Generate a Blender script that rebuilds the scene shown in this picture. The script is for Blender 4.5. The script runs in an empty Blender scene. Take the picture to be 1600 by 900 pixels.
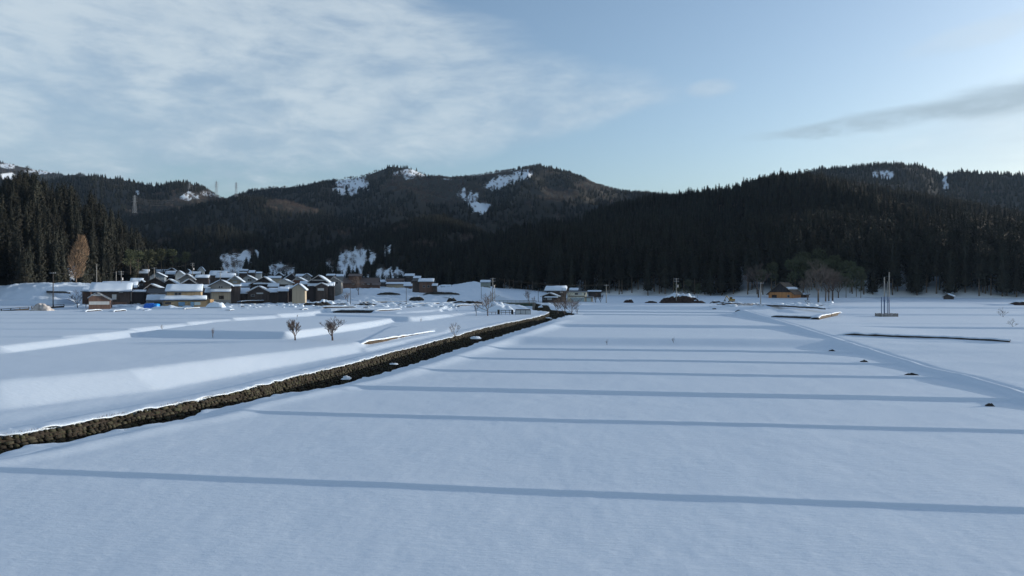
import bpy, math, random
import numpy as np
from mathutils import Vector, Matrix

# ------------------------------------------------------------------ camera, sky, sun, exposure
scene = bpy.context.scene
C = scene.collection
ZC = 10.5                      # drone height above the nearest field
F = 1067.0                     # focal length in pixels of a 1600 px wide frame
cam_d = bpy.data.cameras.new('camera')
cam = bpy.data.objects.new('camera', cam_d)
C.objects.link(cam)
cam.location = (0, 0, ZC)
cam.rotation_euler = (math.radians(90), 0, 0)
cam_d.sensor_width = 36
cam_d.lens = 36 * F / 1600
cam_d.clip_start = 0.5
cam_d.clip_end = 20000
scene.camera = cam

SUN_EL = math.radians(7.0)
SUN_AZ = math.radians(75)      # right of the view direction (+y)
EXPO = 0.59
SUN_STRENGTH = 3.9
SKY_STRENGTH = 0.15

world = bpy.data.worlds.new('World')
scene.world = world
world.use_nodes = True


def nodes_of(t):
    t.nodes.clear()
    return t.nodes, t.links


def build_world():
    nt = world.node_tree
    N, L = nodes_of(nt)
    out = N.new('ShaderNodeOutputWorld')
    bg = N.new('ShaderNodeBackground')
    bg.inputs['Strength'].default_value = SKY_STRENGTH
    sky = N.new('ShaderNodeTexSky')
    sky.sky_type = 'NISHITA'
    sky.sun_disc = False
    sky.sun_elevation = SUN_EL
    sky.sun_rotation = SUN_AZ
    sky.air_density = 1.0
    sky.dust_density = 2.0
    sky.ozone_density = 2.5
    tc = N.new('ShaderNodeTexCoord')
    sep = N.new('ShaderNodeSeparateXYZ')
    L.new(tc.outputs['Generated'], sep.inputs[0])

    def m(op, a, b=None, c=None, clamp=False):
        n = N.new('ShaderNodeMath')
        n.operation = op
        n.use_clamp = clamp
        for i, v in enumerate((a, b, c)):
            if v is None:
                continue
            if isinstance(v, (int, float)):
                n.inputs[i].default_value = v
            else:
                L.new(v, n.inputs[i])
        return n.outputs[0]

    def ss(v, a, b):
        n = N.new('ShaderNodeMapRange')
        n.interpolation_type = 'SMOOTHSTEP'
        L.new(v, n.inputs[0])
        n.inputs[1].default_value = a
        n.inputs[2].default_value = b
        n.inputs[3].default_value = 0
        n.inputs[4].default_value = 1
        return n.outputs[0]
    az = m('ARCTAN2', sep.outputs[0], sep.outputs[1])      # 0 = +y, positive to the right
    el = m('ARCSINE', sep.outputs[2])
    # cloud noise, streaked along the wind (rising to the right)
    comb = N.new('ShaderNodeCombineXYZ')
    L.new(az, comb.inputs[0])
    L.new(el, comb.inputs[1])
    mp = N.new('ShaderNodeMapping')
    mp.vector_type = 'POINT'
    L.new(comb.outputs[0], mp.inputs[0])
    mp.inputs['Rotation'].default_value = (0, 0, math.radians(-10))
    mp.inputs['Scale'].default_value = (2.8, 7.5, 1)

    def noise(vec, scale, detail, rough=.55, dist=0.0):
        n = N.new('ShaderNodeTexNoise')
        n.inputs['Scale'].default_value = scale
        n.inputs['Detail'].default_value = detail
        n.inputs['Roughness'].default_value = rough
        n.inputs['Distortion'].default_value = dist
        L.new(vec, n.inputs['Vector'])
        return n.outputs[0]
    n1 = noise(mp.outputs[0], 1.0, 9, .6, .5)
    n2 = noise(mp.outputs[0], 4.2, 6, .6, .3)
    mp2 = N.new('ShaderNodeMapping')
    L.new(comb.outputs[0], mp2.inputs[0])
    mp2.inputs['Rotation'].default_value = (0, 0, math.radians(35))
    mp2.inputs['Scale'].default_value = (7, 30, 1)
    n3 = noise(mp2.outputs[0], 1.5, 5, .6, .4)
    nn = m('SUBTRACT', n1, .5)
    fine = m('MULTIPLY', m('SUBTRACT', n3, .5), .35)
    # big wedge with its tip up right, opening to the left
    p = m('SUBTRACT', .325, az)                             # distance left of the tip
    top = m('ADD', m('MULTIPLY', p, .29), .262)
    bot = m('SUBTRACT', .268, m('MULTIPLY', p, .185))
    wob = m('MULTIPLY', nn, m('ADD', .05, m('MULTIPLY', m('MINIMUM', m('MAXIMUM', p, 0), .5), .30)))
    up = ss(m('ADD', m('SUBTRACT', top, el), wob), -.012,   .05)
    low = ss(m('ADD', m('SUBTRACT', el, bot), wob), -.015, .03)
    tip = ss(m('ADD', p, wob), -.02, .12)
    wedge = m('MULTIPLY', m('MULTIPLY', up, low), tip)
    tex = ss(m('ADD', m('ADD', n1, m('MULTIPLY', m('SUBTRACT', n2, .5), .4)), fine), .12, .78)
    far_left = ss(p, .15, .8)
    dens = m('MULTIPLY', wedge, m('ADD', m('MULTIPLY', tex, .62), m('ADD', m('MULTIPLY', far_left, .15), .28)), clamp=True)
    # thin veil under the wedge on the left
    veil = m('MULTIPLY', m('MULTIPLY', ss(p, .35, .75), ss(el, .32, .12)), m('MULTIPLY', tex, .55))
    dens = m('MAXIMUM', dens, veil)
    # long grey streak on the right
    q = m('SUBTRACT', az, .30)
    axis = m('ADD', m('MULTIPLY', q, .075), .197)
    off = m('SUBTRACT', m('ADD', el, m('ADD', m('MULTIPLY', nn, .05), m('MULTIPLY', m('SUBTRACT', n2, .5), .02))), axis)
    width = m('ADD', m('MULTIPLY', q, .075), .004)
    st = m('SUBTRACT', 1, m('DIVIDE', m('ABSOLUTE', off), width), clamp=True)
    st = m('MULTIPLY', m('MULTIPLY', ss(st, 0, .8), ss(q, .0, .14)), ss(tex, -.2, .7))
    # bright veil beneath it and one high patch
    under = m('MULTIPLY', ss(off, .02, -.03), m('MULTIPLY', ss(off, -.16, -.04), ss(q, .05, .35)))
    under = m('MULTIPLY', under, m('ADD', m('MULTIPLY', tex, .6), .25))
    a1 = m('DIVIDE', m('SUBTRACT', az, .60), .085)
    e1 = m('DIVIDE', m('SUBTRACT', m('ADD', el, m('MULTIPLY', nn, .03)), m('ADD', .30, m('MULTIPLY', m('SUBTRACT', az, .6), .15))), .016)
    r1 = m('ADD', m('MULTIPLY', a1, a1), m('MULTIPLY', e1, e1))
    small = m('MULTIPLY', ss(r1, 1.3, .0), m('MULTIPLY', tex, .55))
    # bright wisp trailing from the tip and a small puff beyond it
    o2 = m('SUBTRACT', m('ADD', el, m('MULTIPLY', nn, .035)), m('ADD', m('MULTIPLY', m('SUBTRACT', az, .134), .207), .249))
    w2 = ss(m('SUBTRACT', 1, m('DIVIDE', m('ABSOLUTE', o2), m('SUBTRACT', .030, m('MULTIPLY', az, .06)))), 0, .9)
    w2 = m('MULTIPLY', m('MULTIPLY', w2, ss(az, -.2, .0)), m('MULTIPLY', ss(az, .25, .19), m('ADD', m('MULTIPLY', tex, .7), .3)))
    a3 = m('DIVIDE', m('SUBTRACT', az, .282), .036)
    e3 = m('DIVIDE', m('SUBTRACT', m('ADD', el, m('MULTIPLY', nn, .03)), .272), .014)
    w3 = m('MULTIPLY', ss(m('ADD', m('MULTIPLY', a3, a3), m('MULTIPLY', e3, e3)), 1.4, .0), .55)
    small = m('MAXIMUM', small, m('MAXIMUM', m('MULTIPLY', w2, .85), w3))
    white = m('MAXIMUM', m('MAXIMUM', dens, under), small)

    def mix(fac, a, b):
        n = N.new('ShaderNodeMix')
        n.data_type = 'RGBA'
        L.new(fac, n.inputs[0])
        for i, v in ((6, a), (7, b)):
            if isinstance(v, tuple):
                n.inputs[i].default_value = v
            else:
                L.new(v, n.inputs[i])
        return n.outputs[2]
    # sky tint
    hsv = N.new('ShaderNodeHueSaturation')
    L.new(sky.outputs[0], hsv.inputs['Color'])
    hsv.inputs['Saturation'].default_value = SKY_SAT
    tint = N.new('ShaderNodeMix')
    tint.data_type = 'RGBA'
    tint.blend_type = 'MULTIPLY'
    tint.inputs[0].default_value = 1
    L.new(hsv.outputs[0], tint.inputs[6])
    tint.inputs[7].default_value = SKY_TINT
    base = tint.outputs[2]
    # cloud tone varies with noise and gets lighter with elevation
    cl_light = ss(m('ADD', m('ADD', n2, m('MULTIPLY', nn, 1.2)), m('MULTIPLY', m('SUBTRACT', el, .2), .8)), .25, .75)
    cl = mix(cl_light, CL_DARK, CL_LIGHT)
    c1 = mix(m('MULTIPLY', white, .80), base, cl)
    c2 = mix(m('MULTIPLY', st, m('ADD', .45, m('MULTIPLY', n2, .6))), c1, CL_GREY)
    L.new(c2, bg.inputs[0])
    L.new(bg.outputs[0], out.inputs[0])


SKY_SAT = 0.89
SKY_TINT = (1.27, 1.28, 1.29, 1)
k_ = 1 / SKY_STRENGTH
CL_DARK = (.28 * k_, .35 * k_, .43 * k_, 1)
CL_LIGHT = (.43 * k_, .49 * k_, .53 * k_, 1)
CL_GREY = (.235 * k_, .30 * k_, .35 * k_, 1)
build_world()

sun_d = bpy.data.lights.new('sun', 'SUN')
sun_d.energy = SUN_STRENGTH
sun_d.angle = math.radians(0.6)
sun_d.color = (1.0, .93, .84)
sun = bpy.data.objects.new('sun', sun_d)
C.objects.link(sun)
sdir = Vector((math.sin(SUN_AZ) * math.cos(SUN_EL), math.cos(SUN_AZ) * math.cos(SUN_EL), math.sin(SUN_EL)))
sun.rotation_euler = sdir.to_track_quat('Z', 'Y').to_euler()

vs = scene.view_settings
vs.view_transform = 'Standard'
vs.look = 'None'
vs.exposure = EXPO
vs.gamma = 1
vs.use_curve_mapping = False
scene.cycles.max_bounces = 6
scene.cycles.diffuse_bounces = 3
scene.cycles.volume_bounces = 0
scene.cycles.transparent_max_bounces = 6

rng = np.random.default_rng(7)
random.seed(11)

# ------------------------------------------------------------------ noise
_perm = np.random.default_rng(3).permutation(4096)


def _h(ix, iy):
    return _perm[(_perm[ix & 4095] + iy) & 4095] / 4095.0


def vnoise(x, y):
    xi = np.floor(x).astype(np.int64)
    yi = np.floor(y).astype(np.int64)
    fx = x - xi
    fy = y - yi
    u = fx * fx * (3 - 2 * fx)
    v = fy * fy * (3 - 2 * fy)
    a = _h(xi, yi)
    b = _h(xi + 1, yi)
    c = _h(xi, yi + 1)
    d = _h(xi + 1, yi + 1)
    return (a * (1 - u) + b * u) * (1 - v) + (c * (1 - u) + d * u) * v - .5


def fbm(x, y, o=4):
    s = 0
    a = 1.0
    for i in range(o):
        s = s + a * vnoise(x + 17.3 * i, y - 9.1 * i)
        x = x * 2.03
        y = y * 2.03
        a *= .5
    return s


def sm(x, a, b):
    t = np.clip((x - a) / (b - a), 0, 1)
    return t * t * (3 - 2 * t)


# ------------------------------------------------------------------ terrain
def PH(px, py, H):
    """point of the level H metres under the drone that a line of sight meets"""
    D = H * F / (py - 450)
    return ((px - 800) / F * D, D)


def PL(px, py):
    """the same on the gently rising bank of the stream"""
    D = (ZC - .3 + .0225 * 47) / ((py - 450) / F + .0225)
    return ((px - 800) / F * D, D)


WALL_PX = [(0, 680), (35, 675), (110, 661), (175, 648), (250, 634), (315, 622), (400, 603), (444, 591), (537, 570),
           (608, 551), (700, 527.5), (738, 516.5), (760, 511), (800, 502.5), (830, 497), (851, 491.5)]
WALL = [PL(*p) for p in WALL_PX]
WALL = [(-62, 5), (-47, 29)] + WALL + [(10.6, 195), (9, 202), (4, 213), (-1, 226), (-5, 240), (-8, 262)]
RAMP_V = [0, 30, 52, 65, 77, 88, 100, 111, 138, 187, 215, 225, 300, 400]
RAMP_H = [10.55, 10.5, 10.2, 9.8, 9.4, 9.0, 8.6, 7.9, 7.3, 6.9, 6.2, 5.2, 3.8, 2.8]


def ramp(v):
    return ZC - np.interp(v, RAMP_V, RAMP_H)


def PR(px, py, lift=0.12):
    """point on the smooth slope right of the stream"""
    D = 60.0
    for i in range(60):
        x = (px - 800) / F * D
        H = ZC - (ramp(D + .137 * x) + lift)
        D = .5 * D + .5 * H * F / (py - 450)
    return ((px - 800) / F * D, D)


CREST_PX = [(0, 705), (50, 692), (110, 681), (182, 665), (217, 661), (270, 651), (292, 646), (325, 635), (400, 619),
            (442, 609), (461, 608), (529, 594.5), (629, 567), (720, 539), (780, 522), (808, 513)]
CREST = [PR(*p) for p in CREST_PX]
CREST = [(-56, 5), (-43, 27)] + CREST + [(9.5, 158), (13.5, 172), (17.3, 186), (16.5, 197), (12.5, 210), (9.5, 225), (8, 240), (7, 262)]


def resample(pl, step):
    pl = np.array(pl, float)
    seg = np.linalg.norm(np.diff(pl, axis=0), axis=1)
    s = np.concatenate([[0], np.cumsum(seg)])
    n = max(2, int(s[-1] / step) + 1)
    t = np.linspace(0, s[-1], n)
    return np.stack([np.interp(t, s, pl[:, 0]), np.interp(t, s, pl[:, 1])], 1)


CHAN = np.array(WALL + CREST[::-1])
MIDY = np.array([5, 30, 47, 60, 84, 110, 135, 157, 175, 195, 215, 240, 262, 300, 420])
_w = np.array(WALL[:18])
_c = np.array(CREST[:20])
MIDX = np.interp(MIDY, _w[:, 1], _w[:, 0]) * .5 + np.interp(MIDY, _c[:, 1], _c[:, 0]) * .5
MIDX[9:] = [13.5, 9, 2, -1, -6, -20]


def sdist(poly, x, y):
    """signed distance to a polygon, negative inside"""
    P = np.array(poly, float)
    Q = np.roll(P, -1, 0)
    d2 = np.full(x.shape, 1e18)
    ins = np.zeros(x.shape, bool)
    for (ax, ay), (bx, by) in zip(P, Q):
        ex, ey = bx - ax, by - ay
        l2 = ex * ex + ey * ey + 1e-12
        t = np.clip(((x - ax) * ex + (y - ay) * ey) / l2, 0, 1)
        dx = x - ax - t * ex
        dy = y - ay - t * ey
        d2 = np.minimum(d2, dx * dx + dy * dy)
        c = ((ay > y) != (by > y)) & (x < (bx - ax) * (y - ay) / (by - ay + 1e-12) + ax)
        ins ^= c
    d = np.sqrt(d2)
    return np.where(ins, -d, d)


def smax(a, b, k=.12):
    h = np.clip(.5 + .5 * (b - a) / k, 0, 1)
    return a * (1 - h) + b * h + k * h * (1 - h)


def plateau(z, x, y, poly, top, slope, w=.35, gy=0.0, y0=0.0):
    """raise z to a level terrace whose sides fall away with the given slope"""
    P = np.array(poly, float)
    m = 14
    sel = (x > P[:, 0].min() - m) & (x < P[:, 0].max() + m) & (y > P[:, 1].min() - m) & (y < P[:, 1].max() + m)
    if not sel.any():
        return z
    xs, ys = x[sel], y[sel]
    d = sdist(poly, xs, ys)
    soft = (np.sqrt(d * d + w * w) + d) / 2
    zz = top + gy * (ys - y0) - slope * soft
    z = z.copy()
    z[sel] = smax(z[sel], zz)
    return z


A1 = [(-300, 40), (-85, 52)] + [PH(0, 594, 8.1), PH(200, 577, 8.1), PH(400, 553, 8.1), PH(552, 536, 8.1)] + [(-24, 170), (-300, 170)]
A2 = [PH(566, 533.5, 8.1), PH(620, 525, 8.0), PH(672, 517, 8.0), (-14, 150), (-26, 150)]
B_EDGE = [(-64.5, 86), (-65, 105), (-65, 124), (-62, 140), (-57, 153), (-52, 171)]


def strip(yf, poly_edge, shift=0.0):
    pts = [(x, y) for x, y in poly_edge if y > yf + 1]
    x0 = np.interp(yf, [p[1] for p in poly_edge], [p[0] for p in poly_edge]) - shift
    return [(-320, yf + (x0 + 320) * .0), (x0, yf)] + [(p[0], p[1]) for p in pts] + [(poly_edge[-1][0], 330), (-320, 330)]


LEFT = [
    (A1, 2.4, .36, .5), (A2, 2.5, 2.2, .12),
    (strip(86, B_EDGE), 3.2, .36, .4), (strip(101, B_EDGE, 1.5), 3.38, .36, .25), (strip(117, B_EDGE, .6), 3.62, .36, .3),
    (strip(133, B_EDGE), 3.9, .38, .3), (strip(146, B_EDGE), 4.15, .4, .3), (strip(160, B_EDGE), 4.45, .4, .3),
    ([PH(245, 515, 7.0), PH(445, 518, 7.0), PH(540, 507, 7.0), PH(617, 496.5, 7.0), (-30, 180), (-62, 180)], 3.5, .5, .3),
    ([(-53, 176), (-24, 158), (-21.5, 162), (-9.4, 193), (-9, 240), (-60, 240)], 3.85, .45, .3),
    ([(-35, 178), (-30, 177), (-19, 197), (-19, 240), (-60, 240)], 4.3, .5, .25),
    ([(-49, 184), (-33, 197), (-30, 240), (-70, 240)], 4.75, 1.6, .12),
    ([PH(500, 481.5, 5.7), PH(560, 480, 5.7), PH(566, 477, 5.7), (-60, 250), (-75, 250)], 4.95, 1.6, .12),
    ([PH(583, 486.5, 6.15), PH(632, 482, 6.15), (-30, 230), (-44, 230)], 4.55, 1.6, .12),
    ([PH(566, 471.5, 4.9), PH(648, 470.5, 4.9), (-30, 262), (-62, 262)], 5.65, 1.6, .12),
    ([PH(635, 476.5, 5.5), PH(712, 472.5, 5.5), (-20, 262), (-40, 262)], 5.1, .7, .2),
    ([PH(710, 479, 6.0), PH(757, 476, 6.0), (-9, 252), (-22, 252)], 4.7, 1.2, .15),
    ([(-27, 97), (-21.5, 99), (-12.5, 128), (-12, 142), (-24, 142)], 1.78, .3, .3, .02, 100),
    # snow mound in front of the left wood
    ([(-178, 238), (-160, 236), (-150, 242), (-152, 262), (-185, 262)], 12.6, .55, 5.0),
    ([(-178, 222), (-148, 222), (-146, 235), (-182, 235)], 6.6, 1.2, .6),
]
RIGHT_EDGE = [(64, 10), (52, 40)] + [PH(1600, 623, 9.45), PH(1558, 607, 9.3), PH(1500, 590, 9.12), PH(1434, 574, 8.98), PH(1371, 554, 8.72),
              PH(1319, 537.5, 8.05), PH(1280, 524, 7.55), PH(1240, 511, 7.3), PH(1190, 495, 6.75), PH(1155, 484.5, 6.1)]
STEPS = [(34.8, .155, .30), (52.3, .17, .32), (64.9, .27, .40), (77.2, .19, .34), (88.3, .19, .34), (99.9, .22, .36),
         (106, .95, 5.0), (138, .55, 1.8), (187, .22, .5), (201, .28, .5), (213, 1.30, 6.0)]
RSTEPS = [(112, .0, .3), (141, .42, .9), (150, .3, .8), (178, .55, 1.4), (196, .45, 1.0), (215, .5, 1.5)]
BLACK = [PH(1309, 523.5, 7.6), PH(1400, 527.5, 7.75), PH(1480, 530.5, 7.87), PH(1545, 534, 7.98), PH(1578, 535.6, 8.0)]


def G0(x, y):
    x = np.asarray(x, float)
    y = np.asarray(y, float)
    sh = x.shape
    x = x.ravel()
    y = y.ravel()
    v = y + .137 * x
    wob = fbm(x / 23, y / 23, 2)
    # ---- right of the stream: terraces
    zr = np.zeros_like(x)
    for vi, h, run in STEPS:
        t = (v - vi + wob * .25) / run
        zr += h * sm(t, -.25, 1.0)
        zr += .02 * np.exp(-((t - 1.1) * run / .5) ** 2)          # low field bund
    zr += np.clip((v - 20) * .0066, 0, .53)
    zr += np.maximum(v - 225, 0) * .0185
    zr = np.where(v > 300, zr - (v - 300) * .0085, zr)
    zs = ramp(v)
    mx = np.interp(y, _c[:, 1], _c[:, 0])
    dist = (x - mx) * .9
    k = sm(dist, 1.0, 7.0)
    k = np.where(y > 175, 1, k)
    zr = zs * (1 - k) + zr * k + .22 * np.exp(-((dist - 3.6) / 1.3) ** 2) * (y < 150) - np.interp(y, [30, 50, 80, 150, 175], [.10, .15, .45, .45, 0]) * np.exp(-(np.minimum(dist, 9) / 2.2) ** 2)
    # upper fields on the far right
    e = np.array(RIGHT_EDGE)
    poly = [tuple(p) for p in e] + [(90, 200), (600, 230), (600, 0)]
    sel = x > 20
    zz = np.full(x.shape, -99.0)
    if sel.any():
        xs, ys = x[sel], y[sel]
        d = sdist(poly, xs, ys)
        top = .06 * np.exp(-((((ys + .137 * xs) - np.array([52.3, 64.9, 77.2, 88.3, 99.9, 106.0])[:, None]) / 2.2) ** 2)).sum(0) + np.interp(ys, e[:, 1], [ZC - q for q in (10.25, 9.95, 9.45, 9.3, 9.12, 8.98, 8.72, 8.05, 7.55, 7.3, 6.75, 6.1)])
        top2 = ZC - np.interp(ys + .05 * xs, [0, 62, 112, 141, 142.5, 176, 178, 196, 198, 230], [9.9, 9.3, 7.8, 7.7, 7.25, 7.1, 6.65, 6.5, 6.0, 5.8])
        top2 += .6 * (1 - .8 * sm(xs, 54, 74)) * sm(ys + .45 * xs, 133.3, 134.4)
        kk = sm(-d, 1, 26)
        kk2 = kk * sm(-d, .2, 5)
        top = top * (1 - kk2) + top2 * kk2
        # thin curb line along the edge
        top += .16 * np.exp(-((d + .9) / .35) ** 2) - .10 * np.exp(-((d + 1.8) / .4) ** 2)
        w = .3
        soft = (np.sqrt(d * d + w * w) + d) / 2
        zz[sel] = top - .46 * soft
    zr = np.where(y < 235, smax(zr, zz), zr)
    # far right: fields meet the forest foot, some banks
    zr = plateau(zr, x, y, [(98, 206), (190, 214), (190, 300), (92, 300)], 5.2, .35, .4)
    zr = plateau(zr, x, y, [(118, 236), (150, 236), (190, 240), (190, 330), (112, 330)], 5.7, .25, .5)
    zr = plateau(zr, x, y, [(150, 210), (230, 226), (230, 300), (160, 300)], 5.5, .4, .4)
    # knoll under the orange house and its row of trees
    zr = plateau(zr, x, y, [(76, 243), (128, 238), (140, 250), (138, 330), (76, 330)], 6.0, .5, .6, .012, 243)
    zr = plateau(zr, x, y, [(84, 262), (128, 254), (138, 262), (138, 330), (82, 330)], 6.7, .35, 1.2)
    zr = plateau(zr, x, y, [(-4, 247), (22, 247), (30, 262), (30, 300), (-2, 300)], 5.2, .6, .8)
    # ---- left of the stream
    zl = .3 + .0225 * (np.minimum(y, 196) - 47)
    dl = (np.interp(y, _w[:, 1], _w[:, 0]) - x)
    zl = zl - .16 * np.exp(-((dl - 5.5) / 2.6) ** 2) * (y < 110)          # dip between the bank and the wall
    for row in LEFT:
        zl = plateau(zl, x, y, *row)
    zv = 4.75 + .0125 * (y - 192)
    tt = x / np.maximum(y, 1)
    zv = zv + 7.5 * sm(y, 262, 370) * sm(tt, -.30, -.42)
    zv = zv + 4.4 * sm(y, 228, 292) * sm(tt, .02, -.03) * sm(tt, -.29, -.24)
    kv = sm(y + np.where(x < -20, 0, -18) + 3 * wob, 186, 200)
    zl = np.where(kv > 0, zl * (1 - kv) + np.maximum(zl * (x > -300), zv) * kv, zl)
    # ---- join
    cx = np.interp(y, MIDY, MIDX)
    s = np.where(y < 262, (x > cx) * 1.0, sm(x - cx, -8, 8))
    z = zl * (1 - s) + zr * s
    z += 3.0 * sm(y, 262, 380) * sm(tt, .10, .0) * sm(tt, -.10, -.04)
    # roughness of the snow: smooth fields, trodden and ploughed snow round the village
    z += .05 * fbm(x / 6, y / 6, 3) + .012 * fbm(x / .9 + 5, y / 1.6, 3) * (y < 90)
    vil = sm(y, 205, 225) * sm(tt, .02, -.06) + sm(y, 226, 240) * sm(tt, .5, .2) * .35
    rr = fbm(x / 2.6, y / 2.6, 3)
    z += vil * .6 * np.maximum(rr, -.15)
    return z.reshape(sh)


def chan_floor(x, y):
    return np.interp(y, [0, 47, 120, 190, 262], [-3.2, -2.6, -.9, .5, 1.2])


def G(x, y):
    z = G0(x, y)
    x = np.asarray(x, float)
    y = np.asarray(y, float)
    sel = (y < 266) & (x > -75) & (x < 30)
    if sel.any():
        d = sdist(CHAN, x[sel], y[sel])
        cut = chan_floor(x[sel], y[sel]) + 5.5 * np.maximum(d, 0)
        zz = z[sel]
        z[sel] = np.minimum(zz, cut)
    return z


def gz(x, y):
    return float(G(np.array([float(x)]), np.array([float(y)]))[0])


def g0z(x, y):
    return float(G0(np.array([float(x)]), np.array([float(y)]))[0])


# ------------------------------------------------------------------ materials
MATS = {}


def mat(name, col, rough=.8, var=.25, scale=3.0, bump=0.0, bscale=None, metal=0.0, randvar=0.0, island=False, col2=None, stretch=None, sss=None):
    if name in MATS:
        return MATS[name]
    mm = bpy.data.materials.new(name)
    MATS[name] = mm
    mm.use_nodes = True
    N, L = nodes_of(mm.node_tree)
    out = N.new('ShaderNodeOutputMaterial')
    b = N.new('ShaderNodeBsdfPrincipled')
    L.new(b.outputs[0], out.inputs[0])
    b.inputs['Roughness'].default_value = rough
    b.inputs['Metallic'].default_value = metal
    b.inputs['Specular IOR Level'].default_value = .3
    tc = N.new('ShaderNodeTexCoord')
    mp = N.new('ShaderNodeMapping')
    L.new(tc.outputs['Object'], mp.inputs[0])
    if stretch:
        mp.inputs['Scale'].default_value = stretch
    nz = N.new('ShaderNodeTexNoise')
    nz.inputs['Scale'].default_value = scale
    nz.inputs['Detail'].default_value = 4
    L.new(mp.outputs[0], nz.inputs['Vector'])
    cr = N.new('ShaderNodeMix')
    cr.data_type = 'RGBA'
    c2 = col2 or tuple(c * (1 - var) for c in col)
    c1 = tuple(min(1, c * (1 + var)) for c in col) if not col2 else col
    cr.inputs[6].default_value = (*c1, 1)
    cr.inputs[7].default_value = (*c2, 1)
    mr = N.new('ShaderNodeMapRange')
    mr.inputs[1].default_value = .35
    mr.inputs[2].default_value = .65
    L.new(nz.outputs[0], mr.inputs[0])
    L.new(mr.outputs[0], cr.inputs[0])
    last = cr.outputs[2]
    if randvar:
        if island:
            g = N.new('ShaderNodeNewGeometry')
            r = g.outputs['Random Per Island']
            oi = N.new('ShaderNodeObjectInfo')
            ad = N.new('ShaderNodeMath')
            ad.operation = 'ADD'
            L.new(r, ad.inputs[0])
            L.new(oi.outputs['Random'], ad.inputs[1])
            fr = N.new('ShaderNodeMath')
            fr.operation = 'FRACT'
            L.new(ad.outputs[0], fr.inputs[0])
            r = fr.outputs[0]
        else:
            oi = N.new('ShaderNodeObjectInfo')
            r = oi.outputs['Random']
        h = N.new('ShaderNodeHueSaturation')
        m1 = N.new('ShaderNodeMapRange')
        m1.inputs[3].default_value = 1 - randvar
        m1.inputs[4].default_value = 1 + randvar
        L.new(r, m1.inputs[0])
        L.new(m1.outputs[0], h.inputs['Value'])
        m2 = N.new('ShaderNodeMapRange')
        m2.inputs[3].default_value = .5 - randvar * .09
        m2.inputs[4].default_value = .5 + randvar * .05
        L.new(r, m2.inputs[0])
        L.new(m2.outputs[0], h.inputs['Hue'])
        L.new(last, h.inputs['Color'])
        last = h.outputs[0]
    L.new(last, b.inputs['Base Color'])
    if bump:
        n2 = N.new('ShaderNodeTexNoise')
        n2.inputs['Scale'].default_value = bscale or scale * 3
        n2.inputs['Detail'].default_value = 5
        L.new(mp.outputs[0], n2.inputs['Vector'])
        bp = N.new('ShaderNodeBump')
        bp.inputs['Strength'].default_value = .8
        bp.inputs['Distance'].default_value = bump
        L.new(n2.outputs[0], bp.inputs['Height'])
        L.new(bp.outputs[0], b.inputs['Normal'])
    return mm


def snow_material():
    mm = bpy.data.materials.new('snow')
    MATS['snow'] = mm
    mm.use_nodes = True
    N, L = nodes_of(mm.node_tree)
    out = N.new('ShaderNodeOutputMaterial')
    b = N.new('ShaderNodeBsdfPrincipled')
    L.new(b.outputs[0], out.inputs[0])
    b.inputs['Roughness'].default_value = .6
    b.inputs['Specular IOR Level'].default_value = .5
    g = N.new('ShaderNodeNewGeometry')
    nz = N.new('ShaderNodeTexNoise')
    nz.inputs['Scale'].default_value = .05
    nz.inputs['Detail'].default_value = 5
    L.new(g.outputs['Position'], nz.inputs['Vector'])
    mx = N.new('ShaderNodeMix')
    mx.data_type = 'RGBA'
    mx.inputs[6].default_value = (.54, .645, .765, 1)
    mx.inputs[7].default_value = (.60, .685, .785, 1)
    L.new(nz.outputs[0], mx.inputs[0])
    L.new(mx.outputs[2], b.inputs['Base Color'])
    mp = N.new('ShaderNodeMapping')
    mp.inputs['Scale'].default_value = (.6, 1.5, 1)
    mp.inputs['Rotation'].default_value = (0, 0, .3)
    L.new(g.outputs['Position'], mp.inputs[0])
    n2 = N.new('ShaderNodeTexNoise')
    n2.inputs['Scale'].default_value = 1.9
    n2.inputs['Detail'].default_value = 8
    n2.inputs['Roughness'].default_value = .68
    L.new(mp.outputs[0], n2.inputs['Vector'])
    bp = N.new('ShaderNodeBump')
    bp.inputs['Strength'].default_value = .55
    bp.inputs['Distance'].default_value = .06
    L.new(n2.outputs[0], bp.inputs['Height'])
    L.new(bp.outputs[0], b.inputs['Normal'])
    return mm


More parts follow.
